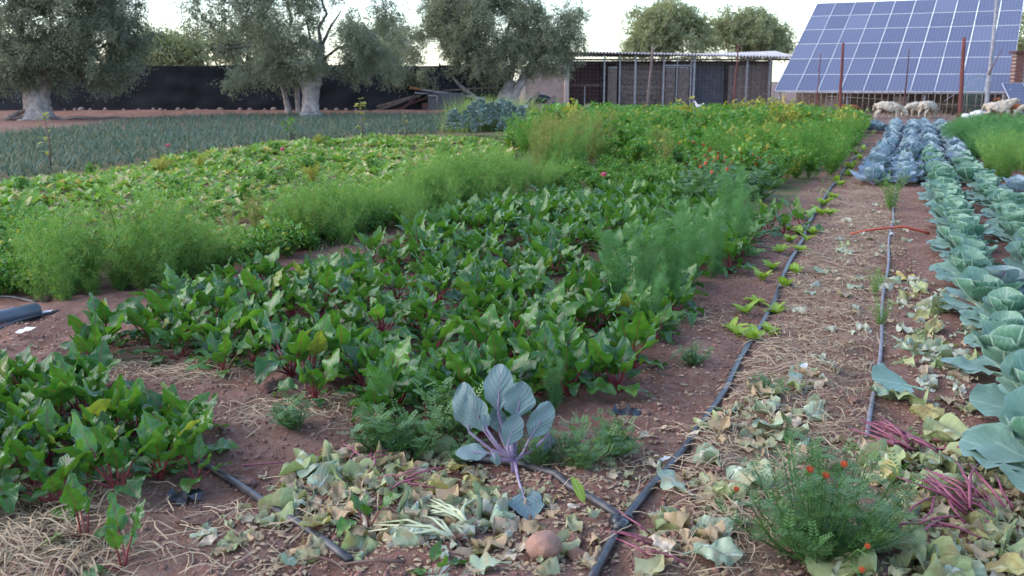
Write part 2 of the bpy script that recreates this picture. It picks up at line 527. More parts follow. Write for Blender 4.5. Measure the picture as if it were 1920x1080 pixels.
# ------------------------------------------------------------------ leaf shapes
def leaf_geo(lp, L, W, shape='beet', e0=60, cp=-10, cb=-40, cup=.15, wave=.1, wf=3, fold=0.0, twist=0, nu=5, nv=8, pr=.005, seed=0, lat=0.0, rum=0.0, stem=True, crum=0.0, rag=0.0):
    """one leaf growing from the origin towards +X; angles in degrees above the horizontal"""
    r = np.random.default_rng(seed)
    G = Geo()
    e = math.radians(e0)
    x = z = yy = 0.0
    C = [(0, 0, 0)]
    n_p = 3
    for i in range(n_p):
        e += math.radians(cp) / n_p
        x += math.cos(e) * lp / n_p
        z += math.sin(e) * lp / n_p
        C.append((x, 0, z))
    rows = []
    ts = np.linspace(0, 1, nv + 1)
    ph = r.uniform(0, 6.28, 4)
    V, UV = [], []
    js = np.linspace(-1, 1, nu)
    kf = r.uniform(2, 5, (4, 2)); kp = r.uniform(0, 6.28, 4)
    for i, tt in enumerate(ts):
        if i:
            e += math.radians(cb) / nv
            x += math.cos(e) * L / nv
            z += math.sin(e) * L / nv
            yy += lat * L / nv * tt
        if shape == 'beet':
            ww = max(.06, math.sin(math.pi * (.05 + .93 * tt ** .86)) ** .62) * (.72 + .28 * math.sin(math.pi * min(1, tt * 1.35))) if tt < 1 else .22
        elif shape == 'round':
            ww = max(.10, math.sqrt(max(0, 1 - (1.08 * tt - .56) ** 2 / .31)))
            if tt < .3: ww *= .45 + .55 * (tt / .3)
        elif shape == 'long':
            ww = .35 + .65 * math.sin(math.pi * tt ** .8) if tt < 1 else .1
        else:
            ww = math.sin(math.pi * (.1 + .85 * tt))
        tw = math.radians(twist) * tt
        N = np.array([-math.sin(e), 0, math.cos(e)])
        Yv = np.array([0, math.cos(tw), 0]) + N * math.sin(tw)
        N2 = N * math.cos(tw) - np.array([0, math.sin(tw), 0])
        Tn = np.array([math.cos(e), 0, math.sin(e)])
        wr = W / 2 * ww * (1 + .03 * math.sin(tt * 17 + ph[3]) * (0 < i < nv))
        for j in js:
            sgn = 1 if j > 0 else -1
            off = wr * (cup * j * j + fold * abs(j)) + wave * W * ww * abs(j) ** 1.5 * math.sin(wf * 6.28 * tt + ph[0] + sgn * ph[1])
            off += rum * r.normal() * W * ww
            if crum: off += crum * W * sum(math.sin(kf[m][0] * tt * 2 + kf[m][1] * j + kp[m]) for m in range(4)) * .5
            p = np.array([x, yy, z]) + Yv * wr * j * (1 + rag * math.sin(tt * 14 + kp[0] + j * 2) * abs(j)) + N2 * off + Tn * (-.05 * L * j * j * (tt > .5) + .03 * L * j * j * (tt < .2))
            V.append(p)
            UV.append((.5 + .5 * j, tt))
    n = nu
    i = np.arange(nv)[:, None] * n
    j = np.arange(n - 1)[None]
    F = np.stack([i + j, i + j + 1, i + n + j + 1, i + n + j], -1).reshape(-1, 4)
    G.add(V, F, UV, 0, r.random())
    if stem and lp > 0:
        C.append(tuple(V[n * 2 + n // 2]))
        G.tube(C, np.linspace(pr, pr * .55, len(C)), 5, 1, False)
    return G

def blade_geo(L, wd, e0, cb, n=4, seed=0, col=.5):
    """narrow strap leaf"""
    e = math.radians(e0)
    x = z = 0
    V, UV = [], []
    for i in range(n + 1):
        tt = i / n
        if i:
            e += math.radians(cb) / n
            x += math.cos(e) * L / n
            z += math.sin(e) * L / n
        ww = wd / 2 * (1 - tt ** 2.2) + .0006
        V += [(x, -ww, z), (x - .2 * ww * math.sin(e), 0, z - .35 * ww), (x, ww, z)]
        UV += [(0, tt), (.5, tt), (1, tt)]
    F = []
    for i in range(n):
        for k in (0, 1):
            a = i * 3 + k
            F.append((a, a + 1, a + 4, a + 3))
    return Geo().add(V, F, UV, 0, col)

def merge(G, src, yaw=0.0, loc=(0, 0, 0), sc=1.0, col=None, mi=None):
    V, F, UV, MI, C = src.arrays()
    V = rotz(V * sc, yaw) + np.array(loc)
    base = G.n
    G.V.append(V)
    G.UV.append(UV)
    G.C.append(C if col is None else np.full(len(V), col))
    k = 0
    for f in F:
        G.F.append(f + base)
        G.MI.append(MI[k:k + len(f)] if mi is None else np.full(len(f), mi))
        k += len(f)
    G.n += len(V)
    return G

# ------------------------------------------------------------------ where the hoses lie (kept clear of litter)
HOSES = [[(1110, 1110), (1140, 1050), (1165, 1000), (1235, 905), (1320, 793), (1362, 735), (1400, 662), (1440, 582), (1480, 500), (1512, 430), (1545, 372)],
         [(1168, 988), (1128, 962), (1085, 938), (1030, 908), (975, 885)], [(662, 1062), (590, 1012), (520, 966), (450, 918), (390, 884)],
         [(1629, 830), (1642, 720), (1650, 640), (1659, 545), (1666, 470), (1672, 420), (1680, 350)]]
HP = np.concatenate([np.stack([np.interp(np.linspace(0, len(w_) - 1, 200), np.arange(len(w_)), [g(*p)[i] for p in w_]) for i in (0, 1)], 1) for w_ in HOSES])
def clear(q, r):
    q = np.asarray(q)
    return np.array([np.min(np.hypot(HP[:, 0] - a, HP[:, 1] - b)) > r for a, b in q[:, :2]])
# ------------------------------------------------------------------ beets
BEET = []          # (mesh, kind) outer / middle / inner
for k in range(15):
    kind = k % 3
    e0 = (48, 66, 80)[kind] + random.uniform(-5, 5)
    gl = leaf_geo((.10, .125, .11)[kind] * random.uniform(.85, 1.2), random.uniform(.125, .18) * (1, 1, .85)[kind], random.uniform(.08, .115) * (1, 1, .85)[kind], 'beet', e0,
                  (-20, -6, 0)[kind], random.uniform(-95, -20) if kind < 1 else random.uniform(-55, 15), random.uniform(-.15, .4), random.uniform(.06, .13), random.uniform(1.7, 3.0),
                  fold=random.uniform(-.1, .25), twist=random.uniform(-45, 45), nu=7, nv=14, seed=k, lat=random.uniform(-.25, .25), rum=.006, crum=.05, pr=.0055)
    BEET.append((gl.mesh('beet leaf', [M['beet'], M['beet_stem']]), kind))
def beet_plant(x, y, label, group, n=10, sc=1.0, name='beet_plant', leafs=None):
    t_ = empty(name, (x, y, H(x, y) - .005), random.uniform(0, 6.28))
    tag(t_, label, 'beet plant', group)
    a = random.uniform(0, 6.28)
    for i in range(n):
        kind = 0 if i < n * .34 else (1 if i < n * .76 else 2)
        me = random.choice([m for m, k in BEET if k == kind])
        a += 2.4 + random.uniform(-.4, .4)
        put('leaf', me, t_, (random.uniform(-.012, .012), random.uniform(-.012, .012), 0), (random.uniform(-.12, .12), random.uniform(-.14, .10), a), sc * random.uniform(.72, 1.15))
    return t_
BEET_MAIN = [(115, 650), (290, 585), (480, 535), (660, 510), (770, 455), (930, 400), (1060, 375), (1290, 372), (1400, 420), (1420, 455), (1330, 545), (1230, 640), (1190, 720), (1090, 800), (880, 840), (760, 835), (600, 790), (500, 715), (340, 690), (190, 700)]
BEET_FRONT = [(-130, 715), (140, 722), (260, 780), (410, 825), (400, 885), (250, 940), (90, 985), (-130, 970)]
pts = list(fill(BEET_FRONT, .185, .17))
nf = len(pts)
pts2 = fill(BEET_MAIN, .215, .20, .45)
d2 = np.hypot(pts2[:, 0], pts2[:, 1])
keep = (rng.random(len(pts2)) < .9) & (vnoise(pts2[:, 0] * 2.9, pts2[:, 1] * 2.9, 64) > -.62)
hole = np.zeros(len(pts2), bool)
for (px, py, r) in ((430, 770, .26), (300, 690, .22), (700, 520, .25), (1060, 520, .08)):
    P = g(px, py)
    hole |= np.hypot(pts2[:, 0] - P[0], pts2[:, 1] - P[1]) < r
pts2 = pts2[keep & ~hole]
room = 300 - nf - 12
beet_rest = pts2[room:]
pts2 = pts2[:room]
RW = rows_of(np.array(pts), .19, max(to_row(np.array(pts)[:, 0], np.array(pts)[:, 1])[0]) + .01)
for (x, y), (rw, nn) in zip(pts, RW):
    b, a = to_row(x, y)
    if a < 2.9:
        lab = 'broad beet plant of the front clump near the dry grass'
    elif x > -1.75:
        lab = 'red-stemmed beet plant of the front clump near the hose'
    else:
        lab = 'green beet plant in the thick of the front clump'
    lab += ', ' + nth(rw) + ' strip, ' + nth(nn) + ' plant'
    beet_plant(x, y, lab, 'beet plants in the front clump', random.randint(9, 13), random.uniform(.78, 1.15))
RW = rows_of(pts2, .215, to_row(pts2[:, 0], pts2[:, 1])[0].max() + .01)
for (x, y), (rw, nn) in zip(pts2, RW):
    b, a = to_row(x, y)
    d = math.hypot(x, y)
    dz = 'front' if d < 5.2 else 'near middle' if d < 7 else 'far middle' if d < 9.5 else 'far end'
    bz = 'edge facing path' if b > -2.0 else 'side along hedge' if b < -4.3 else 'inner rows nearer path' if b > -3.2 else 'inner rows nearer hedge'
    lab = ('glossy' if d < 7 else 'dense') + ' green beet plant, big bed, ' + nth(rw) + ' row from the path, ' + nth(nn) + ' from its near end'
    beet_plant(x, y, lab, 'beet plants in the big bed', random.randint(11, 15) if d < 6.5 else random.randint(9, 12), random.uniform(.7, 1.2) * (1.08 if d < 5.8 else 1.0))
def beet_geo(seed, n=11):
    random.seed(seed)
    G = Geo()
    for k in range(n):
        kind = 0 if k < 4 else 1 if k < 9 else 2
        merge(G, leaf_geo((.10, .125, .11)[kind], random.uniform(.125, .18), random.uniform(.08, .115), 'beet', (48, 66, 80)[kind] + random.uniform(-5, 5), (-20, -6, 0)[kind], random.uniform(-80, 0), random.uniform(-.1, .35), random.uniform(.1, .18), random.uniform(3, 5), twist=random.uniform(-40, 40), nu=5, nv=8, seed=seed + k, rum=.02), k * 2.4 + random.uniform(-.4, .4), (0, 0, 0), random.uniform(.75, 1.15), random.random())
    return G
if len(beet_rest):
    G_ = Geo()
    for k in range(6):
        q = beet_rest[k::6]
        replicate(G_, beet_geo(2000 + 20 * k), np.c_[q, hgt(q[:, 0], q[:, 1])], rng.uniform(0, 6.28, len(q)), rng.uniform(.8, 1.2, len(q)))
    tag(G_.obj('beet_foliage', [M['beet_s'], M['beet_stem']]), 'mass of dark green beet leaves at the far end of the bed', 'beet bed', None, 'stuff')
random.seed(8)
for (px, py) in ((1440, 432), (1470, 438), (1500, 430), (1450, 415), (1490, 412), (1425, 445)):
    P = g(px, py)
    beet_plant(P[0], P[1], 'dark green beet plant in the small clump beside the far hose', 'beet plants beside the path', 9, random.uniform(1.0, 1.2))
# single young beets in front
for (px, py, s_, n_, lab) in ((690, 1000, .62, 5, 'young beet seedling with two upright light green leaves in the leaf litter'), (235, 1065, .8, 5, 'young beet plant in front of the front clump, leaning over bare soil'),
                         (815, 1085, .5, 4, 'tiny beet seedling at the bottom edge near the potato'), (370, 905, .9, 6, 'beet plant beside the end of the black hose with leaves lying flat'),
                         (160, 1010, .8, 5, 'small beet plant at the rim of the dry grass')):
    P = g(px, py)
    beet_plant(P[0], P[1], lab, None, n_, s_, 'young_beet')

# ------------------------------------------------------------------ cabbages
CAB = {}
for mk in ('cab', 'cab_blue', 'cab_red'):
    L = []
    for k in range(12):
        kind = k % 4      # 0 outer flat, 1 outer rising, 2 inner, 3 heart wrap
        e0 = (10, 30, 52, 72)[kind] + random.uniform(-6, 6)
        cb = (-4, 12, 12, 30)[kind] + random.uniform(-14, 14)
        s_ = (1, 1, .85, .6)[kind]
        gl = leaf_geo((.07, .07, .05, .02)[kind], .23 * s_ * random.uniform(.9, 1.12), .27 * s_ * random.uniform(.9, 1.12), 'round', e0, 4, cb, (.12, .30, .45, .7)[kind] * random.uniform(.6, 1.2), random.uniform(.03, .07), random.uniform(1.5, 2.6),
                      twist=random.uniform(-15, 15), nu=7, nv=8, seed=40 + k, pr=.010, rum=.008)
        L.append((gl.mesh('cabbage leaf', [M[mk], M['cab_pale'] if mk == 'cab' else M['cab_stem']]), kind))
    CAB[mk] = L
def heart_mesh(mk):
    G = Geo()
    for k in range(5):
        merge(G, leaf_geo(.0, .16, .15, 'round', 58, 0, 60, .9, .03, 2, nu=7, nv=7, seed=90 + k, stem=False), k * 1.26)
    return G.mesh('cabbage heart', [M[mk]])
HEART = {k: heart_mesh(k) for k in CAB}
def cabbage(x, y, mk, label, group, n=14, sc=1.0, name='cabbage'):
    t_ = empty(name, (x, y, H(x, y)), random.uniform(0, 6.28))
    tag(t_, label, 'cabbage', group)
    a = random.uniform(0, 6.28)
    for i in range(n):
        q = i / n
        kind = 0 if q < .33 else (1 if q < .62 else (2 if q < .86 else 3))
        me = random.choice([m for m, k in CAB[mk] if k == kind])
        a += 2.4 + random.uniform(-.3, .3)
        put('leaf', me, t_, (0, 0, .02 + .07 * q), (random.uniform(-.1, .1), random.uniform(-.12, .08), a), sc * random.uniform(.85, 1.15))
    put('heart', HEART[mk], t_, (0, 0, .06), (0, 0, a), sc * random.uniform(.8, 1))
    return t_
def cab_far_mesh(mk, seed):
    random.seed(seed)
    G = Geo()
    a = 0
    for i in range(14):
        q = i / 14
        kind = 0 if q < .3 else (1 if q < .65 else 2)
        e0 = (14, 34, 60)[kind] + random.uniform(-8, 8)
        a += 2.4
        merge(G, leaf_geo(.04, .19, .27, 'round', e0, 4, (0, 25, 45)[kind], .4, .05, 2, nu=5, nv=5, seed=seed + i, stem=False), a, (0, 0, .02 + .06 * q), random.uniform(.85, 1.1))
    return G.mesh('cabbage', [M[mk]])
CFAR = {mk: [cab_far_mesh(mk, 300 + 20 * i) for i in range(4)] for mk in ('cab', 'cab_blue', 'cab_red')}
random.seed(11)
# near row along the path, measured heads (ground pixel, scale)
near = [(2000, 925, 1.1), (1962, 800, .98), (1888, 712, .86), (1935, 690, 1.1), (1872, 585, .75), (1830, 520, 1.08), (1905, 520, 1.0), (1800, 470, .95), (1868, 462, 1.0),
        (1778, 430, .95), (1842, 425, 1.0), (1762, 400, .95), (1822, 392, 1.0), (1790, 372, .95), (1738, 380, .9), (1830, 368, .9)]
near = near[:3] + [(1872, 585, .8)]
for i, (px, py, s_) in enumerate(near):
    P = g(px, py)
    mk = 'cab_red' if (px, py) == (1872, 585) else 'cab'
    lab = {0: 'largest blue-green cabbage, at the corner beside the cut red stalks', 1: 'large cabbage with broad outer leaves spread over pale litter',
           2: 'third large green cabbage up the row, before the small red one', 3: 'small purple-grey red cabbage squeezed between green cabbages'}.get(i, 'green cabbage with cupped waxy leaves in the row beside the path')
    cabbage(P[0], P[1], mk, lab, 'cabbages in the row beside the path', 18, s_ * 1.12)
a_ = 6.15
k = 0
while a_ < 15.6:
    for col, b_ in enumerate((.62 - .012 * (a_ - 5), 1.10)):
        bb, aa = b_ + random.uniform(-.06, .06), a_ + .21 * col + random.uniform(-.05, .05)
        if abs(aa - 7.35) < .3 and col == 0: continue
        x, y = from_row(bb, aa)
        lab = 'cupped green cabbage on the ' + ('path side' if col == 0 else 'far side') + ' of the row, ' + nth(int((a_ - 6.15) / .43) + 1) + ' beyond the big front ones'
        cabbage(x, y, 'cab', lab, 'cabbages in the row beside the path', 19, random.uniform(.74, .90))
        k += 1
    a_ += .43
for (px, py) in ((1905, 372), (1935, 372), (1915, 400), (1940, 415), (1925, 440)):
    P = g(px, py)
    cabbage(P[0], P[1], 'cab_blue' if py < 380 else 'cab', 'cabbage of the second row, past the bare strip by the fennel', 'cabbages of the second row', 16, .85)
# double row running away to the sheep yard
for line, cols in (([(1668, 352), (1683, 310), (1692, 280), (1696, 258), (1696, 241)], 'blue'), ([(1792, 352), (1777, 315), (1766, 284), (1757, 260), (1748, 241)], 'green')):
    G_ = np.array([g(*p)[:2] for p in line])
    seg = np.r_[0, np.cumsum(np.linalg.norm(np.diff(G_, axis=0), axis=1))]
    s_ = 0.0
    k = 0
    while s_ < seg[-1]:
        cx, cy = np.interp(s_, seg, G_[:, 0]), np.interp(s_, seg, G_[:, 1])
        for o_ in (-.27, .27):
            kk_ = nth(k + 1) + (' on the path side' if o_ < 0 else ' on the far side')
            x = cx + (o_ + random.uniform(-.05, .05)) * cR
            y = cy - o_ * sR + random.uniform(-.1, .1) + (.2 if o_ > 0 else 0)
            d = math.hypot(x, y)
            if cols == 'blue':
                mk = 'cab_blue' if random.random() < .8 or d > 20 else 'cab_red'
                lab = 'blue-grey cabbage in the bluish row to the sheep yard, ' + kk_
            else:
                mk = 'cab' if d < 19 + random.uniform(-2, 2) else 'cab_blue'
                lab = ('pale green' if mk == 'cab' else 'bluish') + ' cabbage in the row beyond the bluish one, ' + kk_
            if d < 19:
                cabbage(x, y, mk, lab, 'cabbages of the long double row', 13, random.uniform(.85, 1.02))
            else:
                o = put('cabbage', random.choice(CFAR[mk]), None, (x, y, H(x, y)), (random.uniform(-.1, .1), 0, random.uniform(0, 6.28)), random.uniform(1.05, 1.3))
                tag(o, lab, 'cabbage', 'cabbages of the long double row')
        s_ += .37
        k += 1
for (px, py) in ((1632, 247), (1640, 243), (1650, 249)):
    P = g(px, py)
    o = put('cabbage', random.choice(CFAR['cab_blue']), None, (P[0], P[1], 0), (0, 0, random.uniform(0, 6)), 1.2)
    tag(o, 'bluish cabbage alone at the yard end of the dirt path', 'cabbage', 'cabbages at the end of the path')

# the young red cabbage in front
P = g(965, 895)
rc = empty('red_cabbage', (P[0], P[1], H(P[0], P[1])))
tag(rc, 'young red cabbage with grey-purple paddle leaves on a purple stalk beside the black hose', 'red cabbage')
G_ = Geo()
G_.tube([(0, 0, -.01), (-.004, 0, .03), (-.010, .0, .07), (-.012, .005, .12), (-.01, .01, .17)], [.014, .012, .011, .009, .005], 8)
G_.obj('stalk', M['cab_stem'], rc)
def blade_between(A, B, wd, nrm, seed, bend, mats, label=None, cup=.12):
    """a paddle leaf whose blade runs from A to B, with its stalk running back to the fork"""
    A, B, nrm = np.array(A), np.array(B), np.array(nrm, float)
    L = np.linalg.norm(B - A)
    gl = leaf_geo(0, L * 1.06, wd, 'round', 0, 0, bend, cup, .035, 1.8, nu=9, nv=11, seed=seed, stem=False, crum=.05, rag=.05)
    X = (B - A) / L
    Z = nrm - X * nrm.dot(X)
    Z /= np.linalg.norm(Z)
    Y = np.cross(Z, X)
    Rm = np.stack([X, Y, Z], 1)
    gl.V = [v @ Rm.T + A for v in gl.V]
    fork = np.array([0, 0, .055])
    m = fork * .45 + A * .55 + np.array([0, 0, -.018])
    tip = A * .45 + B * .55
    gl.tube([fork, m, A, A * .8 + B * .2 - Z * .002, tip - Z * .004], [.0075, .0058, .005, .004, .0015], 7, 1, False)
    o = gl.obj('leaf', mats, rc)
    if label: tag(o, label)
def rp(px, py, dy):
    q = at(px, py, P[1] + dy)
    return (q[0] - P[0], dy, q[2] - H(P[0], P[1]))
RM = [M['cab_red'], M['cab_stem']]
for i, (a_, b_, w_, dy, dt, nx, bend) in enumerate((((934, 775), (936, 690), 60, .05, .05, -.1, -25), ((968, 788), (979, 722), 60, .03, .02, .15, -15), ((880, 810), (866, 726), 54, .05, .04, -.3, -20), ((911, 812), (879, 748), 50, .0, -.01, -.35, -18), ((992, 824), (1033, 762), 50, .0, .0, .5, -22),
                                        ((951, 838), (969, 780), 44, -.04, -.03, .3, -10), ((938, 815), (930, 766), 34, .08, .08, -.1, -10), ((1030, 812), (1034, 858), 30, .03, .05, .4, -30), ((918, 850), (858, 843), 36, -.03, -.05, -.1, -25), ((921, 846), (934, 872), 18, -.04, -.07, -.3, -40), ((913, 805), (906, 780), 20, -.02, -.02, .2, -20))):
    blade_between(rp(*a_, dy), rp(*b_, dt), w_ / 490.0, (nx, -1.0, .45 if i not in (8,) else 1.2), 500 + i, bend, RM)
A_, B__ = g(978, 918, .04), g(994, 968, .012)
o0 = np.array([P[0], P[1], H(P[0], P[1])])
blade_between(A_ - o0, B__ - o0 + np.array([0, 0, .012]), 68 / 520.0, (0, -.2, 1), 530, -12, RM, 'bluish lower leaf bent down onto the soil')

# ------------------------------------------------------------------ lettuce along the dripline
LET = []
for k in range(6):
    gl = leaf_geo(.012, random.uniform(.085, .12), random.uniform(.05, .07), 'long', random.uniform(40, 72), -6, random.uniform(-50, -5), .25, .09, 2.6, nu=5, nv=6, seed=600 + k, pr=.004, rum=.02)
    LET.append(gl.mesh('lettuce leaf', [M['lettuce'], M['lettuce']]))
hose_line = [(1362, 738), (1400, 660), (1440, 580), (1480, 500), (1512, 430), (1540, 380), (1576, 330), (1612, 290)]
lpos = []
for (px, py) in [(1412, 640), (1442, 625), (1385, 628), (1455, 582), (1372, 612), (1400, 588), (1418, 562), (1470, 545), (1430, 530), (1490, 517), (1447, 505), (1462, 478), (1500, 470), (1480, 452), (1512, 448), (1478, 432), (1524, 438), (1496, 440),
                 (1540, 402), (1556, 400), (1545, 385), (1562, 372), (1575, 350), (1590, 330), (1570, 340), (1600, 312), (1612, 300), (1605, 290), (1618, 280), (1592, 318)]:
    P = g(px, py)
    lpos.append(P)
lord = {i: k + 1 for k, i in enumerate(sorted(range(len(lpos)), key=lambda i: lpos[i][1]))}
for i, P in enumerate(lpos):
    t_ = empty('lettuce', (P[0], P[1], H(P[0], P[1])), random.uniform(0, 6.28))
    lab = ('bright yellow-green young lettuce beside the black hose, near the leaf litter' if i < 9 else 'yellow-green young lettuce by the hose in the middle of the path' if i < 18 else 'small yellow-green lettuce by the far end of the hose')
    lab = ('bright yellow-green' if i < 9 else 'yellow-green' if i < 18 else 'small yellow-green') + ' young lettuce, ' + nth(lord[i]) + ' up the black hose from the leaf litter'
    tag(t_, lab, 'lettuce', 'young lettuces along the hose')
    for k in range(random.randint(5, 8)):
        put('leaf', random.choice(LET), t_, (0, 0, 0), (random.uniform(-.2, .2), random.uniform(-.2, .3), k * 2.4 + random.uniform(-.3, .3)), random.uniform(.75, 1.2) * (1.0 if i < 18 else 1.35))

# ------------------------------------------------------------------ feathery plants
def frond_cloud(G, tips, n, ln, wd, r):
    """thin filaments around stem points; tips: (m,6) point + direction"""
    m = len(tips)
    P = np.repeat(tips[:, :3], n, 0)
    D = np.repeat(tips[:, 3:], n, 0)
    k = len(P)
    P = P + D * r.uniform(0, ln * 1.2, (k, 1)) + r.normal(0, ln * .22, (k, 3))
    d = D * .7 + r.normal(0, .6, (k, 3))
    d /= np.linalg.norm(d, axis=1)[:, None]
    L = ln * r.uniform(.5, 1.1, (k, 1))
    s_ = np.cross(d, r.normal(0, 1, (k, 3)))
    s_ /= np.linalg.norm(s_, axis=1)[:, None]
    V = np.stack([P - s_ * wd / 2, P + s_ * wd / 2, P + d * L], 1).reshape(-1, 3)
    F = np.arange(3 * k).reshape(-1, 3)
    G.add(V, F, None, 0, np.repeat(np.clip(np.repeat(r.random(m), n) * .6 + r.random(k) * .4, 0, 1), 3))
def feathery(seed, h=.55, spread=.22, stems=8, nodes=9, nf=26, ln=.06, wd=.0035, lean=.0, droop=.0):
    r = np.random.default_rng(seed)
    G = Geo()
    ST = Geo()
    tips = []
    for s_ in range(stems):
        a = r.uniform(0, 6.28)
        hh = h * r.uniform(.6, 1.08)
        out = spread * r.uniform(.2, 1.0)
        b0 = np.array([math.cos(a), math.sin(a), 0]) * .02
        P = [b0 + np.array([math.cos(a) * out * q ** 1.5, math.sin(a) * out * q ** 1.5, hh * q * (1 - droop * q * q)]) for q in np.linspace(0, 1, 6)]
        ST.tube(P, np.linspace(.0045, .0012, 6), 4, 0, False)
        P = np.array(P)
        for q in np.linspace(.12, 1, nodes):
            c = np.array([np.interp(q, np.linspace(0, 1, 6), P[:, i]) for i in range(3)])
            for side in range(2):
                aa = r.uniform(0, 6.28)
                el = r.uniform(.2, .9) + q * .3
                d = np.array([math.cos(aa) * math.cos(el), math.sin(aa) * math.cos(el), math.sin(el)])
                tips.append(np.r_[c, d])
    frond_cloud(G, np.array(tips), nf, ln, wd, r)
    return G, ST
def merged_feather(name, mat, **kw):
    G, ST = feathery(**kw)
    V, F, UV, MI, C = ST.arrays()
    merge(G, ST)
    return G.mesh(name, [M[mat]])
FEN = [feathery(700 + k, .72, .20, 7, 11, 46, .065, .0022) for k in range(3)]
FEN = [(G.mesh('fennel fronds', [M['fennel']]), ST.mesh('fennel stalks', [M['fennel']])) for G, ST in FEN]
def fennel(px, py, s_, lab):
    P = g(px, py)
    t_ = empty('fennel_plant', (P[0], P[1], H(P[0], P[1])), random.uniform(0, 6.28))
    tag(t_, lab, 'fennel', 'tall fennel plants in the beet bed')
    a, b = random.choice(FEN)
    put('fronds', a, t_, sc=s_)
    put('stalk', b, t_, sc=s_)
for (px, py, s_, lab) in ((1150, 590, .82, 'slim upright fennel at the near end of the feathery clump in the beet bed'), (1205, 585, .85, 'feathery fennel second along the clump over the beets'), (1255, 575, .95, 'bushy fennel leaning over the soil edge of the beet bed'), (1290, 545, .9, 'fennel with dense blue-green fronds behind the bushy one'),
                          (1340, 520, .82, 'fennel in the gap of the beet bed beside bare soil'), (1385, 480, .85, 'pale soft fennel next to the dark beet clump'), (1370, 450, .9, 'tallest fennel at the far end of the clump below the red flowers'), (1215, 640, .55, 'low fennel shoot at the soil edge among beet leaves')):
    fennel(px, py, s_, lab)
for (px, py, s_) in ((820, 455, .42), (845, 450, .42), (1060, 700, .36), (720, 800, .40), (790, 790, .36), (1040, 770, .36)):
    fennel(px, py, s_, 'low light green fennel tuft between the beet leaves')
DILL = [merged_feather('dill', 'dill', seed=720 + k, h=.54, spread=.30, stems=12, nodes=7, nf=11, ln=.06, wd=.0048) for k in range(5)]
DILLG = [merged_feather('feathery herb', 'herb_f', seed=760 + k, h=.46, spread=.32, stems=11, nodes=7, nf=10, ln=.06, wd=.0075) for k in range(3)]
DRY = [merged_feather('dry dill', 'dry', seed=740 + k, h=.60, spread=.16, stems=10, nodes=8, nf=8, ln=.05, wd=.006) for k in range(3)]
DILLF = [merged_feather('fennel', 'fennel', seed=750 + k, h=.60, spread=.28, stems=9, nodes=7, nf=12, ln=.09, wd=.010) for k in range(3)]
clumps = [(190, 545, .62, .84), (110, 548, .45, .56), (270, 535, .45, .60), (340, 520, .42, .44), (415, 498, .42, .34), (480, 478, .36, .30), (555, 468, .45, .50), (620, 455, .50, .60), (690, 438, .50, .58), (745, 424, .42, .50),
          (800, 408, .50, .66), (855, 392, .55, .74), (905, 378, .55, .76), (955, 364, .50, .70), (1000, 352, .50, .62), (700, 415, .6, .5), (860, 370, .6, .66)]
corder = {c: k + 1 for k, c in enumerate(sorted(clumps, key=lambda c: -c[1]))}
for cl_ in clumps:
    px, py, R_, hh = cl_
    C0 = g(px, py)
    d = math.hypot(C0[0], C0[1])
    n = int(4 + R_ * 11)
    for k in range(n):
        a, rr = random.uniform(0, 6.28), R_ * math.sqrt(random.random())
        x, y = C0[0] + math.cos(a) * rr, C0[1] + math.sin(a) * rr + .15
        lab = ('bushy bright green' if hh > .5 and d < 9 else 'short feathery' if hh < .5 else 'tall fine') + ' dill in the ' + nth(corder[cl_]) + ' clump of the hedge from the grey pipe'
        o = put('dill_plant', random.choice(DILL), None, (x, y, H(x, y) - .03), (random.uniform(-.25, .25), random.uniform(-.25, .25), random.uniform(0, 6.28)), hh / .55 * (1 - .42 * (rr / R_) ** 2) * random.uniform(.75, 1.12))
        tag(o, lab, 'dill plant', 'dill plants in the feathery hedge')
for (x, y) in fill([(1000, 340), (1060, 330), (1150, 300), (1140, 275), (1050, 285), (990, 310)], .5, .5):
    o = put('dry_dill', random.choice(DRY), None, (x, y, H(x, y)), (0, 0, random.uniform(0, 6.28)), random.uniform(1.1, 1.5))
    tag(o, 'tan dried dill standing at the end of the green hedge', 'dried dill', 'dried dill plants')
    if random.random() < .5:
        o = put('dill_plant', random.choice(DILL), None, (x + .2, y + .2, H(x, y)), (0, 0, random.uniform(0, 6.28)), 1.25)
        tag(o, 'green dill mixed with tan dried stems past the hedge', 'dill plant', 'dill plants among the dried ones')
for (px, py) in ((440, 455), (480, 445), (760, 400), (600, 440), (850, 370), (940, 350), (1235, 310), (1245, 330)):
    P = g(px, py)
    o = put('dry_dill', random.choice(DRY), None, (P[0], P[1], H(P[0], P[1])), (0, 0, random.uniform(0, 6.28)), random.uniform(.6, .9) if py > 340 else 1.1)
    tag(o, 'single tan dried herb standing in the greenery near the hedge', 'dried dill', 'single dried herbs')
for (x, y) in fill([(1775, 275), (1800, 258), (1840, 254), (2000, 252), (2060, 300), (1990, 352), (1925, 356), (1868, 350), (1825, 310)], .45, .5):
    d = math.hypot(x, y)
    nearb = d < 19
    o = put('fennel_plant', random.choice(DILL if nearb else DILLF), None, (x, y, H(x, y)), (0, 0, random.uniform(0, 6.28)), random.uniform(.9, 1.3) if nearb else random.uniform(.7, 1.0))
    tag(o, 'bright green feathery plant at the near corner of the fennel plot' if nearb else 'blue-green fennel in the plot past the cabbage rows', 'fennel', 'fennel plants past the cabbage rows')

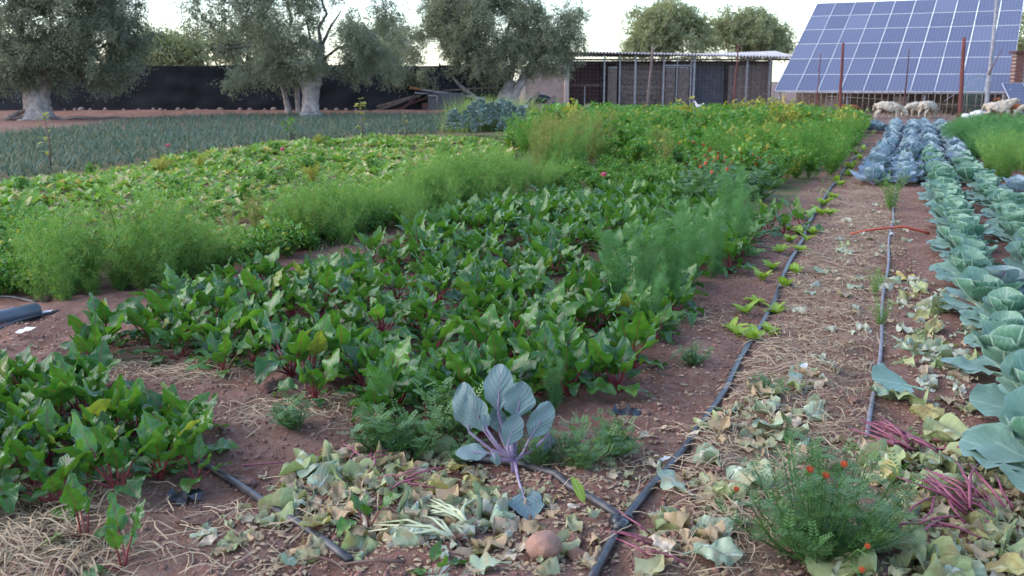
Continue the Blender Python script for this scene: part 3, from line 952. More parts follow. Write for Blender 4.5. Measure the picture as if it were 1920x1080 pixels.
# ------------------------------------------------------------------ turnips
def herb_geo(seed, h=.45, sp=.26, stems=16, nl=20, ls=.045):
    r = np.random.default_rng(seed)
    G = Geo()
    for s_ in range(stems):
        a = r.uniform(0, 6.28)
        out = sp * r.uniform(.1, 1)
        hh = h * r.uniform(.55, 1.05)
        tip = np.array([math.cos(a) * out, math.sin(a) * out, hh])
        c = tip[None] * r.uniform(.45, 1.05, (nl, 1)) + r.normal(0, .045, (nl, 3))
        d = r.normal(0, 1, (nl, 3)) + np.array([0, 0, .7])
        d /= np.linalg.norm(d, axis=1)[:, None]
        u = np.cross(d, r.normal(0, 1, (nl, 3)))
        u /= np.linalg.norm(u, axis=1)[:, None]
        v = np.cross(d, u)
        l = ls * r.uniform(.5, 1.2, (nl, 1))
        V = np.stack([c - u * l, c + v * l * .55 + d * l * .15, c + u * l, c - v * l * .55 + d * l * .15], 1).reshape(-1, 3)
        G.add(V, np.arange(4 * nl).reshape(-1, 4), None, 0, np.repeat(np.clip(r.random() * .6 + r.random(nl) * .4, 0, 1), 4))
        G.tube([tip * 0, tip * .5 + np.array([0, 0, .03]), tip], [.004, .003, .001], 3, 0, False, r.random())
    return G
HGM_ = [herb_geo(1000 + k).mesh('weed', [M['herb']]) for k in range(3)]
HGY_ = [herb_geo(1010, .5, .25, 14, 16, .04).mesh('weed', [M['herb_y']])]
TL = [leaf_geo(random.uniform(.05, .08), random.uniform(.13, .19), random.uniform(.08, .11), 'beet', random.uniform(35, 70), -12, random.uniform(-60, -20), .15, .09, 2.4, nu=5, nv=6, seed=800 + k, twist=random.uniform(-35, 35), rum=.015, pr=.004) for k in range(10)]
TLM = [t_.mesh('turnip leaf', [M['radish'], M['radish']]) for t_ in TL]
def turnip_geo(seed, n=11):
    random.seed(seed)
    G = Geo()
    for k in range(n):
        merge(G, leaf_geo(.06, random.uniform(.13, .19), random.uniform(.09, .12), 'beet', random.uniform(35, 80), -12, random.uniform(-70, -10), .15, .14, 2.3, nu=4, nv=5, seed=seed + k, twist=random.uniform(-40, 40), stem=False), k * 2.4 + random.uniform(-.3, .3), (0, 0, 0), random.uniform(.8, 1.15), random.random())
    return G
TG = [turnip_geo(820 + 12 * k) for k in range(6)]
TGM = [t_.mesh('turnip plant', [M['radish_s']]) for t_ in TG]
random.seed(13)
TURN = [(-120, 560), (0, 545), (60, 512), (240, 492), (430, 455), (600, 415), (760, 375), (900, 345), (980, 318), (940, 275), (850, 258), (700, 258), (540, 268), (380, 295), (200, 322), (40, 345), (-120, 362)]
tp = fill(TURN, .25, .23, .48)
for i, (x, y) in enumerate(tp[:300]):
    d = math.hypot(x, y)
    z = H(x, y)
    bt = to_row(x, y)[0]
    lab = 'light green turnip plant ' + ('close behind the dill hedge' if bt > -7.2 else 'in the second strip behind the dill hedge' if bt > -8.4 else 'in the outer strip of the light green field') + (', nearest the grey pipe' if d < 9.5 else ', halfway up' if d < 12 else ', toward the leeks')
    if i < 90:
        t_ = empty('turnip_plant', (x, y, z), random.uniform(0, 6.28))
        for k in range(random.randint(7, 10)):
            put('leaf', random.choice(TLM), t_, (0, 0, 0), (random.uniform(-.15, .15), random.uniform(-.2, .1), k * 2.4), random.uniform(.55, .95))
    else:
        t_ = put('turnip_plant', random.choice(TGM), None, (x, y, z), (random.uniform(-.2, .2), random.uniform(-.2, .2), random.uniform(0, 6.28)), random.uniform(.5, .95) * (1 + .45 * float(vnoise(np.array(x), np.array(y), 31))))
    tag(t_, lab, 'turnip plant', 'turnip plants in the light green field')
for (x, y) in scatter_in([(-60, 470), (300, 440), (600, 380), (860, 318), (930, 290), (840, 265), (560, 275), (300, 310), (0, 352)], 34):
    s_ = random.uniform(.35, .65)
    o = put('weedy_herb', random.choice(HGM_ + HGY_), None, (x, y, H(x, y)), (0, 0, random.uniform(0, 6.28)), s_)
    tag(o, 'bushy weed sticking up between the light green turnip plants', 'weed', 'weeds in the light green field')
rest = tp[300:]
if len(rest):
    G_ = Geo()
    for k in range(6):
        q = rest[k::6]
        replicate(G_, TG[k], np.c_[q, hgt(q[:, 0], q[:, 1])], rng.uniform(0, 6.28, len(q)), rng.uniform(.5, .95, len(q)) * (1 + .45 * vnoise(q[:, 0], q[:, 1], 31)))
    tag(G_.obj('turnip_foliage', M['radish_s']), 'mass of light green turnip leaves farther out in the field', 'turnip field', None, 'stuff')

# ------------------------------------------------------------------ leeks
def leek_geo(seed):
    random.seed(seed)
    G = Geo()
    for k in range(9):
        merge(G, blade_geo(random.uniform(.32, .5), random.uniform(.018, .030), random.uniform(55, 86), random.uniform(-100, -15), 4), k * 2.4 + random.uniform(-.4, .4), (0, 0, 0), 1, random.random())
    return G
LG = [leek_geo(900 + k) for k in range(5)]
LGM = [q.mesh('leek', [M['leek']]) for q in LG]
random.seed(17)
LEEK = [(-140, 362), (0, 338), (200, 315), (380, 290), (540, 265), (700, 255), (850, 250), (850, 217), (640, 216), (420, 218), (300, 223), (170, 236), (60, 247), (-140, 264)]
lp_ = fill(LEEK, .30, .24, .45)
for (x, y) in lp_[:300]:
    o = put('leek_plant', random.choice(LGM), None, (x, y, H(x, y)), (random.uniform(-.25, .25), random.uniform(-.25, .25), random.uniform(0, 6.28)), random.uniform(.45, .78))
    tag(o, 'blue-green leek with arching strap leaves at the near side of the leek field', 'leek', 'leeks in the bluish field under the trees')
q_ = lp_[300:]
if len(q_):
    G_ = Geo()
    for k in range(5):
        q = q_[k::5]
        replicate(G_, LG[k], np.c_[q, hgt(q[:, 0], q[:, 1])], rng.uniform(0, 6.28, len(q)), rng.uniform(.42, .8, len(q)))
    tag(G_.obj('leek_foliage', M['leek']), 'mass of blue-green leek leaves under the olive trees', 'leek field', None, 'stuff')

# ------------------------------------------------------------------ leafy herbs (celery, parsley, coriander) before the yard
HG = [herb_geo(1000 + k) for k in range(6)]
HGM = [q.mesh('herb', [M['herb']]) for q in HG]
HGY = [herb_geo(1010 + k, .5, .25, 14, 16, .04).mesh('yellow herb', [M['herb_y']]) for k in range(3)]
random.seed(19)
HERB = [(960, 300), (1060, 292), (1150, 310), (1240, 352), (1330, 360), (1500, 352), (1555, 335), (1600, 280), (1615, 246), (1560, 236), (1430, 231), (1250, 227), (1040, 226), (1020, 250), (960, 275)]
hp2 = fill(HERB, .5, .52, .42)
BARE = [(g(1240, 330)[:2], .9), (g(1200, 345)[:2], .7)]
kk = 0
stuffp = []
for (x, y) in hp2:
    if any(math.hypot(x - q[0], y - q[1]) < r for q, r in BARE):
        continue
    if kk >= 290:
        stuffp.append((x, y))
        continue
    kk += 1
    d = math.hypot(x, y)
    b, a = to_row(x, y)
    if random.random() < (.5 if b > -3.2 else .3):
        o = put('feathery_herb', random.choice(DILLG), None, (x, y, H(x, y)), (random.uniform(-.15, .15), 0, random.uniform(0, 6.28)), random.uniform(1.0, 1.6))
        tag(o, 'soft feathery green herb mixed among the celery by the dirt path' if b > -3.2 else 'soft feathery herb among the celery plants in front of the shed', 'herb plant', 'feathery herbs in the plot before the shed')
        continue
    yel = random.random() < (.12 if d < 26 else .2)
    s_ = random.uniform(.75, 1.3) * (1.25 if d > 24 else 1.0) * (1 + .4 * float(vnoise(np.array(x * .6), np.array(y * .6), 55)))
    if random.random() < .05:
        o = put('dry_dill', random.choice(DRY), None, (x, y, H(x, y)), (0, 0, random.uniform(0, 6.28)), random.uniform(1.0, 1.5))
        tag(o, 'tan dried stalks standing among the celery plants', 'dried dill', 'dried herbs among the celery')
        continue
    nm = 'leafy_herb'
    o = put(nm, random.choice(HGY if yel else HGM), None, (x, y, H(x, y)), (0, 0, random.uniform(0, 6.28)), s_)
    lab = ('yellowing herb among the green ones before the yard' if yel else 'bushy green celery plant near the dirt path and the red flowers' if d < 19 else 'bushy green celery plant in the plot in front of the shed')
    tag(o, lab, 'herb plant', 'leafy herbs in the plot before the shed')
if stuffp:
    G_ = Geo()
    q_ = np.array(stuffp)
    for k in range(6):
        q = q_[k::6]
        if len(q):
            replicate(G_, HG[k], np.c_[q, hgt(q[:, 0], q[:, 1])], rng.uniform(0, 6.28, len(q)), rng.uniform(1.0, 1.5, len(q)))
    tag(G_.obj('herb_foliage', M['herb']), 'mass of green herb leaves nearest the shed', 'herb plot', None, 'stuff')
for (px, py, s_) in ((1370, 236, 1.3), (1395, 232, 1.4), (1425, 230, 1.5), (1455, 232, 1.5), (1485, 234, 1.3), (1510, 236, 1.2), (1440, 240, 1.3), (1410, 240, 1.2)):
    P = g(px, py)
    o = put('yellow_bush', random.choice(HGY), None, (P[0], P[1], 0), (0, 0, random.uniform(0, 6)), s_ * 1.25)
    tag(o, 'yellow-green flowering bush at the back of the herb plot by the yard', 'bush', 'yellow bushes by the yard')
#==MORE==

# ------------------------------------------------------------------ marigolds
def marigold_geo(seed, h=.34, sp=.30, stems=26, wd=.010, ll=.030, nodes=9):
    """upright stems with small pinnate leaves"""
    r = np.random.default_rng(seed)
    G = Geo()
    tips = []
    for s_ in range(stems):
        a = r.uniform(0, 6.28)
        out = sp * math.sqrt(r.random())
        hh = h * r.uniform(.6, 1.05) * (1 - .45 * (out / sp) ** 2)
        tip = np.array([math.cos(a) * out, math.sin(a) * out, hh])
        base = tip * np.array([.25, .25, 0])
        mid = base * .4 + tip * .6
        mid[2] = hh * .5
        P = np.array([base, mid, tip])
        G.tube(P, [.004, .003, .0015], 4, 0, False, .1)
        for q in np.linspace(.2, 1, nodes):
            c = P[0] * (1 - q) ** 2 + 2 * q * (1 - q) * P[1] + q * q * P[2]
            for sd in range(2):
                aa = r.uniform(0, 6.28)
                el = r.uniform(-.1, .9)
                d = np.array([math.cos(aa) * math.cos(el), math.sin(aa) * math.cos(el), math.sin(el)])
                side = np.array([-math.sin(aa), math.cos(aa), 0])
                L = r.uniform(.04, .075)
                V, F = [], []
                col = float(np.clip(.25 * r.random() + .75 * q * r.uniform(.5, 1), 0, 1))
                for m, u in enumerate(np.linspace(.25, 1, 5)):
                    for sg in (-1, 1):
                        p0 = c + d * L * u
                        dd = d * .55 + side * sg * .85
                        dd /= np.linalg.norm(dd)
                        l = ll * (1 - .35 * u) * r.uniform(.8, 1.2)
                        nrm = np.cross(dd, d)
                        wv = np.cross(nrm, dd)
                        wv = wv / (np.linalg.norm(wv) + 1e-9) * wd / 2
                        k0 = len(V)
                        V += [p0, p0 + dd * l * .5 + wv, p0 + dd * l, p0 + dd * l * .5 - wv]
                        F.append((k0, k0 + 1, k0 + 2, k0 + 3))
                G.add(V, F, None, 0, col)
        tips.append(tip)
    return G, tips
def flower(px_obj, name, loc, r_, mats, parent=None, petals=9, tilt=0.0):
    G = Geo()
    for ring, (rr, zz, mi) in enumerate(((1, 0, 0), (.72, .2, 0), (.42, .32, 1))):
        for k in range(petals - ring):
            a = k * 6.283 / (petals - ring) + ring
            c, s_ = math.cos(a), math.sin(a)
            V = [(0, 0, zz * r_), (c * rr * r_ * .7 - s_ * .30 * r_ * rr, s_ * rr * r_ * .7 + c * .30 * r_ * rr, zz * r_ + .16 * r_), (c * rr * r_, s_ * rr * r_, zz * r_ - .04 * r_), (c * rr * r_ * .7 + s_ * .30 * r_ * rr, s_ * rr * r_ * .7 - c * .30 * r_ * rr, zz * r_ + .16 * r_)]
            G.add(V, [(0, 3, 2, 1)], None, mi)
    G.tube([(0, 0, -.045), (0, 0, -.012), (0, 0, 0)], [.003, .007, .004], 6, 2)
    o = G.obj(name, mats, parent, loc=loc)
    o.rotation_euler = (tilt, random.uniform(-.2, .2), 0)
    return o
random.seed(23)
Gm, tips = marigold_geo(1100, .40, .33, 50, .0062, .025, 11)
P = g(1535, 1045)
mg = empty('marigold_bush', (P[0], P[1], H(P[0], P[1])))
tag(mg, 'low marigold bush of fine dark green leaves with a few orange-red flowers by the litter', 'marigold')
Gm.obj('foliage', M['marigold'], mg)
for (px, py, z, Yd, r_) in ((1519, 880, .40, -.10, .014), (1549, 891, .385, -.12, .014), (1381, 917, .36, -.10, .011), (1583, 870, .39, -.04, .013), (1627, 1024, .26, -.36, .010), (1616, 1068, .18, -.42, .010)):
    q = at(px, py, P[1] + Yd)
    o = flower(None, 'flower', (q[0] - P[0], q[1] - P[1], q[2] - H(P[0], P[1])), r_, [M['red_f'], M['orange_f'], M['marigold']], mg, 9, .8)
    Gs = Geo()
    b = np.array([(q[0] - P[0]) * .55, (q[1] - P[1]) * .55, .08])
    e_ = np.array([q[0] - P[0], q[1] - P[1], q[2] - H(P[0], P[1]) - .03])
    Gs.tube([b, b * .4 + e_ * .6 + np.array([0, 0, .03]), e_], [.003, .0025, .002], 5)
    Gs.obj('stem', M['marigold'], mg)
MGS = [marigold_geo(1110 + k, .40, .30, 22, .014, .04, 6)[0].mesh('marigold', [M['marigold']]) for k in range(2)]
MGN = [marigold_geo(1120 + k, .20, .20, 14, .009, .028, 6)[0].mesh('weed', [M['marigold']]) for k in range(3)]
for i, (px, py) in enumerate(((1310, 378), (1345, 372), (1380, 368), (1415, 380), (1360, 392), (1320, 400), (1300, 345), (1430, 352))):
    Q = g(px, py)
    t_ = empty('marigold', (Q[0], Q[1], H(Q[0], Q[1])), random.uniform(0, 6))
    tag(t_, 'taller marigold with rust-red flowers between beets and herb plot, ' + nth(i + 1) + ' of the patch', 'marigold', 'marigolds beyond the beet bed')
    put('foliage', random.choice(MGS), t_, sc=1.25)
    for k in range(5):
        a, rr = random.uniform(0, 6.28), random.uniform(.05, .32)
        flower(None, 'flower', (math.cos(a) * rr, math.sin(a) * rr, random.uniform(.46, .60)), .026, [M['red_f'], M['red_f'] if random.random() < .85 else M['orange_f'], M['marigold']], t_, 8, random.uniform(.3, 1))
for (px, py, h_, lab, mt) in ((1131, 392, .40, 'single pink flower standing over the far beet leaves', 'pink_f'), (318, 318, .42, 'pink flower head in the light green field, nearer the thick forked olive', 'pink_f'), (532, 330, .42, 'pink flower head in the light green field, below the middle olive', 'pink_f')):
    Q = g(px, py)
    t_ = empty('zinnia', (Q[0], Q[1], H(Q[0], Q[1])))
    tag(t_, lab, 'flower')
    Gs = Geo().tube([(0, 0, 0), (.01, 0, h_ * .5), (0, 0, h_ - .03)], [.005, .004, .003], 5)
    Gs.obj('stem', M['herb'], t_)
    flower(None, 'blossom', (0, 0, h_), .040 if px == 1131 else .045, [M[mt], M[mt], M['herb']], t_, 11, .8)
for (px, py, s_, lab) in ((1020, 890, .8, 'small leafy weed just beside the black lateral hose'), (1075, 890, 1.0, 'spreading parsley-like weed between the hose and the beet bed'), (1130, 860, .9, 'small lacy weed on the bare soil behind the hose'), (1150, 850, .6, 'tiny green weed near the black film scrap'), (880, 875, .6, 'little yellow-green weed at the foot of the red cabbage'),
                     (760, 870, 1.2, 'dark marigold foliage in the shade of the front beets'), (830, 830, 1.3, 'lacy marigold plant under the beets behind the red cabbage'), (720, 850, 1.1, 'leafy weed between beets and pale litter'), (1640, 560, .9, 'thin lacy weed by the grey hose near the middle of the path'), (1650, 620, .8, 'sparse weed at the grey hose opposite the pale litter'),
                     (1300, 690, .7, 'tiny seedling clump on bare soil beside the beet bed'), (1255, 625, .7, 'low weed at the soil edge under the fennel'), (1435, 760, .6, 'small weed by the hose in the straw'), (560, 815, .8, 'small weed on bare soil between the beet clumps')):
    Q = g(px, py)
    o = put('weed', random.choice(DILL) if px in (1640, 1650) else random.choice(MGN), None, (Q[0], Q[1], H(Q[0], Q[1])), (0, 0, random.uniform(0, 6)), s_ * (.36 if px in (1640, 1650) else .85))
    tag(o, lab, 'weed')
Q = g(1670, 395)
o = put('dill_plant', DILL[0], None, (Q[0], Q[1], H(Q[0], Q[1])), (0, 0, 1), .75)
tag(o, 'thin pale dill plant standing at the far end of the grey hose', 'dill plant')

# ------------------------------------------------------------------ bluish broccoli bush with pale grass behind it
KG = []
for k in range(3):
    random.seed(1200 + k)
    G_ = Geo()
    for i in range(40):
        kind = i / 40
        merge(G_, leaf_geo(.07, random.uniform(.08, .13), random.uniform(.06, .10), 'round', 25 + 55 * kind + random.uniform(-10, 10), -5, random.uniform(-60, 0), .2, .08, 2.5, nu=5, nv=5, seed=1200 + i + 20 * k, twist=random.uniform(-40, 40), stem=False), i * 2.4, (0, 0, .04 + .26 * kind), 1.0, random.random())
    KG.append(G_.mesh('broccoli', [M['kale']]))
random.seed(29)
for k in range(30):
    a, rr = k * 2.4, 1.25 * math.sqrt((k + .5) / 30)
    Q = g(922, 258) + np.array([rr * math.cos(a), rr * .8 * math.sin(a), 0])
    Q[2] = .55 * (1 - (rr / 1.3) ** 2)
    o = put('broccoli_plant', random.choice(KG), None, (Q[0], Q[1], Q[2]), (random.uniform(-.2, .2), random.uniform(-.2, .2), random.uniform(0, 6)), random.uniform(1.0, 1.35))
    tag(o, 'blue-grey broccoli plant in the clump in front of the pale grass tuft', 'broccoli', 'broccoli plants in the bluish clump')
def tuft_geo(seed, n, h, sp, wd):
    random.seed(seed)
    G = Geo()
    for k in range(n):
        merge(G, blade_geo(h * random.uniform(.55, 1.1), wd, random.uniform(62, 88), random.uniform(-55, -5), 3), random.uniform(0, 6.28), (random.gauss(0, sp), random.gauss(0, sp), 0), 1, random.random())
    return G
TF = [tuft_geo(1260 + k, 280, 1.12, .22, .014).mesh('grass tuft', [M['grass']]) for k in range(3)]
random.seed(31)
for (px, py) in ((862, 248), (880, 246), (897, 245), (913, 244), (930, 244), (948, 244), (966, 245), (890, 241), (920, 240), (950, 240), (985, 246)):
    Q = g(px, py)
    o = put('grass_tuft', random.choice(TF), None, (Q[0], Q[1], 0), (0, 0, random.uniform(0, 6)), random.uniform(.85, 1.15))
    tag(o, 'pale feathery tall grass tuft behind the broccoli clump under the leaning olive', 'grass tuft', 'tall grass tufts behind the broccoli')
def sapling(px, py, h_, mat, lab, n=26, ls=.09, nm='sapling'):
    Q = g(px, py)
    t_ = empty(nm, (Q[0], Q[1], 0))
    tag(t_, lab, 'sapling')
    Gs = Geo().tube([(0, 0, 0), (.03, 0, h_ * .5), (-.02, 0, h_)], [.018, .014, .006], 5)
    Gs.obj('stem', M['twig'], t_)
    G_ = Geo()
    r = np.random.default_rng(px)
    for k in range(n):
        q = r.uniform(.25, 1.0) if k < n * .6 else r.uniform(.8, 1.02)
        merge(G_, leaf_geo(.06, ls * 1.6, ls, 'beet', r.uniform(0, 60), 0, -50, .1, .08, 2, nu=3, nv=3, seed=k, stem=False), r.uniform(0, 6.28), (0, 0, h_ * q), r.uniform(.6, 1.2), r.random())
    G_.obj('foliage', M[mat], t_)
sapling(679, 268, 1.05, 'herb_y', 'thin yellow-leaved sapling standing between the middle olive and the timber pile', 30, .10)
sapling(95, 320, .95, 'herb_y', 'tall thin weed with sparse yellowish leaves before the first olive tree', 26, .08, 'tall_weed')
sapling(760, 262, .55, 'dry', 'small reddish dry weed at the rim of the leek field', 16, .08, 'tall_weed')
sapling(545, 262, .50, 'herb', 'broad dark green weed in front of the slim white stems', 24, .14, 'tall_weed')
sapling(1208, 262, .95, 'dry', 'greyish seeded stalk rising over the celery plants', 40, .06, 'tall_weed')

# ------------------------------------------------------------------ hoses and pipes
def hose(name, pix, r_, mat, label, cat, lift=0.0, ease=6):
    W = [g(px, py) for px, py in pix]
    W = np.array(W)
    seg = np.r_[0, np.cumsum(np.linalg.norm(np.diff(W, axis=0), axis=1))]
    n = max(8, int(seg[-1] / .09))
    s_ = np.linspace(0, seg[-1], n)
    X, Y = np.interp(s_, seg, W[:, 0]), np.interp(s_, seg, W[:, 1])
    X = X + .010 * np.sin(s_ * 2.1 + px)
    hz = hgt(X, Y)
    hz = np.convolve(np.pad(hz, 3, 'edge'), np.ones(7) / 7, 'valid')
    Z = np.maximum(hz, hgt(X, Y) - .006) + r_ * .95 + lift
    return tag(Geo().tube(np.stack([X, Y, Z], 1), r_, 9).obj(name, M[mat]), label, cat)
hose('drip_hose', [(1110, 1110), (1140, 1050), (1165, 1000), (1235, 905), (1320, 793), (1362, 735), (1400, 662), (1440, 582), (1480, 500), (1512, 430), (1545, 372), (1580, 325), (1625, 270)], .017, 'hose', 'long black drip hose running up the path beside the young lettuces', 'hose')
hose('lateral_hose', [(1168, 988), (1128, 962), (1085, 938), (1030, 908), (975, 885), (920, 876), (850, 870)], .0155, 'hose', 'short black hose joining the tee and passing under the red cabbage', 'hose')
hose('hose_end', [(662, 1062), (590, 1012), (520, 966), (450, 918), (390, 884), (340, 860)], .0155, 'hose', 'loose black hose end that comes out of the front beet clump', 'hose')
hose('grey_hose', [(1629, 830), (1634, 780), (1642, 720), (1650, 640), (1659, 545), (1666, 470), (1672, 420), (1680, 350), (1683, 325)], .0115, 'hose_g', 'dusty grey drip hose lying straight along the cabbage side of the path', 'hose')
hose('thin_hose', [(-60, 648), (0, 625), (50, 605), (110, 592)], .011, 'hose', 'thin black hose on the soil under the grey pipe', 'hose')
hose('dark_hose', [(-20, 555), (30, 558), (70, 568)], .012, 'hose', 'dark hose lying behind the grey pipe at the dill hedge', 'hose')
Q = g(1167, 1002)
tee = empty('hose_tee', (Q[0], Q[1], H(Q[0], Q[1]) + .018))
tag(tee, 'black plastic tee fitting with clamps where two hoses meet', 'fitting')
dm = (g(1235, 905) - g(1165, 1000))[:2]
dm /= np.linalg.norm(dm)
dl = (g(1085, 938) - g(1168, 988))[:2]
dl /= np.linalg.norm(dl)
Geo().tube([(-dm[0] * .05, -dm[1] * .05, 0), (dm[0] * .05, dm[1] * .05, 0)], .022, 12).obj('body', M['film'], tee)
Geo().tube([(dl[0] * .01, dl[1] * .01, 0), (dl[0] * .055, dl[1] * .055, 0)], .021, 12).obj('branch', M['film'], tee)
for q in (-.05, -.035, .042):
    Geo().tube([(dm[0] * q, dm[1] * q, 0), (dm[0] * (q + .009), dm[1] * (q + .009), 0)], .027, 12).obj('clamp', M['film'], tee)
W0, W1 = g(70, 583, .05), g(-70, 612, .05)
tag(Geo().tube([W0, W0 * .5 + W1 * .5, W1], .055, 20).obj('grey_pipe', M['pvc']), 'thick grey plastic pipe end lying on the soil by the dill hedge', 'pipe')
A0, A1 = g(1594, 444), g(1742, 442)
P_ = []
for q in np.linspace(0, 1, 14):
    p = A0 * (1 - q) + A1 * q
    p[2] = H(p[0], p[1]) + .012 + .06 * math.sin(math.pi * q)
    P_.append(p)
tag(Geo().tube(P_, .013, 8).obj('orange_pipe', M['orange']), 'bent orange plastic pipe arching over the grey hose', 'pipe')
# tie knot on the grey hose
Q = g(1672, 446)
tag(Geo().tube([(Q[0] - .03, Q[1], H(Q[0], Q[1]) + .01), (Q[0], Q[1] + .01, H(Q[0], Q[1]) + .035), (Q[0] + .03, Q[1], H(Q[0], Q[1]) + .012)], [.008, .012, .007], 6).obj('hose_tie', M['white_bit']), 'pale string tie knotted around the grey hose at the orange pipe', 'tie')

# ------------------------------------------------------------------ stones, potato, clods
def lump_mesh(name, mat, seed, flat=.8, n=2, rough=.12):
    import bmesh
    bm = bmesh.new()
    bmesh.ops.create_icosphere(bm, subdivisions=n, radius=1)
    r = np.random.default_rng(seed)
    o_ = r.uniform(0, 50, 3)
    for v in bm.verts:
        c = v.co
        k = 1 + rough * float(vnoise(np.array(c.x * 1.6 + o_[0] + c.z), np.array(c.y * 1.6 + o_[1] - c.z), 5)) + rough * .5 * float(vnoise(np.array(c.x * 4 + o_[0]), np.array(c.y * 4 + c.z * 4), 6))
        v.co = Vector((c.x * k, c.y * k * .95, c.z * k * flat))
    me = bpy.data.meshes.new(name)
    bm.to_mesh(me)
    bm.free()
    me.polygons.foreach_set('use_smooth', [True] * len(me.polygons))
    me.materials.append(M[mat])
    return me
Q = g(1020, 1064)
tag(put('potato', lump_mesh('potato', 'potato', 3, .82, 4, .13), None, (Q[0], Q[1] + .05, H(Q[0], Q[1]) + .043), (0, .1, .3), .061), 'round earthy brown potato lying on the soil beside the dry leaves', 'potato')
LUMP = [lump_mesh('clod', 'soil_bit', 20 + k, .75, 3, .35) for k in range(5)]
for (px, py, r_, lab) in ((1085, 1047, .034, 'largest soil clod, beside the potato'), (1080, 1022, .026, 'smaller soil clod behind the largest one by the potato'), (1210, 780, .03, 'soil clod next to the black film scrap'), (505, 735, .05, 'pinkish clod in the bare gap of the beet bed'), (470, 905, .028, 'greyish round clod near the black hose end'), (80, 563, .05, 'round reddish clod at the foot of the dill hedge'), (1600, 770, .028, 'pale clod on the path beside the grey hose')):
    Q = g(px, py)
    tag(put('soil_clod', random.choice(LUMP), None, (Q[0], Q[1], H(Q[0], Q[1]) + r_ * .45), (0, 0, random.uniform(0, 6)), r_), lab, 'clod')
ico = lump_mesh('x', 'soil_bit', 9, .8, 1, .5)
def lump_geo(seed):
    r = np.random.default_rng(seed)
    V = np.array([v.co[:] for v in ico.vertices]) * r.uniform(.7, 1.3, (len(ico.vertices), 1))
    return Geo().add(V, np.array([p.vertices[:] for p in ico.polygons]), None, 0, .5)
G_ = Geo()
for k, (pix, n, rr) in enumerate((([(1020, 1100), (1330, 760), (1480, 480), (1590, 330), (1690, 330), (1700, 480), (1830, 760), (1960, 1100)], 7500, (.002, .013)), ([(-100, 1100), (280, 830), (420, 700), (700, 790), (1150, 760), (1330, 560), (1440, 430), (1520, 430), (1250, 1100)], 6500, (.002, .012)), ([(-60, 720), (0, 600), (200, 600), (460, 660), (430, 830), (220, 780)], 1800, (.002, .012)))):
    q = scatter_in(pix, n, 1.2)
    r_ = rr[0] + (rr[1] - rr[0]) * rng.random(n) ** 4
    replicate(G_, lump_geo(k), np.c_[q, hgt(q[:, 0], q[:, 1]) + r_ * .3], rng.uniform(0, 6.28, n), r_)
tag(G_.obj('soil_crumbs', M['soil_bit']), 'loose crumbs of red soil on the bare ground', 'soil crumbs', None, 'stuff')
FILM = leaf_geo(0, .16, .12, 'long', 0, 0, 10, .2, .18, 2.2, nu=7, nv=8, seed=1300, rum=.09, stem=False).mesh('film scrap', [M['film']])
for (px, py, s_, lab) in ((338, 945, .9, 'crumpled black film scrap under the beet leaves by the hose end'), (1168, 780, .95, 'crumpled black film scrap beside the beet bed on bare soil'), (1165, 470, .7, 'dark film scrap between far beet plants'), (550, 925, .35, 'small black film bit near the pale litter'), (1480, 545, .35, 'small black bit on the straw beside the hose')):
    Q = g(px, py)
    tag(put('film_scrap', FILM, None, (Q[0] - .06 * s_, Q[1], H(Q[0], Q[1]) + .012), (.1, 0, random.uniform(-.5, .5)), s_), lab, 'film scrap')
WB = leaf_geo(0, .13, .05, 'long', 0, 0, 15, .2, .12, 2.2, nu=5, nv=6, seed=1301, rum=.05, stem=False).mesh('white scrap', [M['white_bit']])
for (px, py, s_, yw, lab) in ((30, 642, 1.0, .3, 'white paper scrap on the bare soil in front of the grey pipe'), (70, 598, .8, .6, 'whitish scrap beside the end of the grey pipe'), (345, 518, 1.3, 1.2, 'pale bluish scrap standing among the beet leaves by the hedge'), (1500, 722, .7, 1.0, 'white leaf scrap on the straw of the path'), (1235, 866, .45, .3, 'little white scrap on bare soil by the black hose')):
    Q = g(px, py)
    tag(put('white_scrap', WB, None, (Q[0], Q[1], H(Q[0], Q[1]) + .02 + (.1 if px == 345 else 0)), (.3, -.1, yw), s_), lab, 'scrap')

# ------------------------------------------------------------------ wilted leaves, straw, cut stalks
LIT = {}
for mk in ('lit_green', 'lit_blue', 'lit_cream', 'lit_yellow'):
    L = []
    for k in range(10):
        big = mk in ('lit_green', 'lit_blue')
        gl = leaf_geo(.03, random.uniform(.10, .16) * (1 if big else .75), random.uniform(.08, .13) * (1 if big else .6), 'round' if big else 'beet', random.uniform(-4, 10), -6, random.uniform(-60, 30), random.uniform(-.5, .6), random.uniform(.05, .14), random.uniform(1.5, 3.2), nu=9, nv=11, seed=1400 + k + len(LIT) * 10,
                      twist=random.uniform(-50, 50), pr=.003, lat=random.uniform(-.5, .5), crum=random.uniform(.12, .26), rag=random.uniform(.04, .12))
        L.append(gl.mesh('wilted leaf', [M[mk], M[mk]]))
    LIT[mk] = L
NAMES = {'lit_green': 'pale green', 'lit_blue': 'pale bluish-green', 'lit_cream': 'dry cream', 'lit_yellow': 'yellowed'}
random.seed(37)
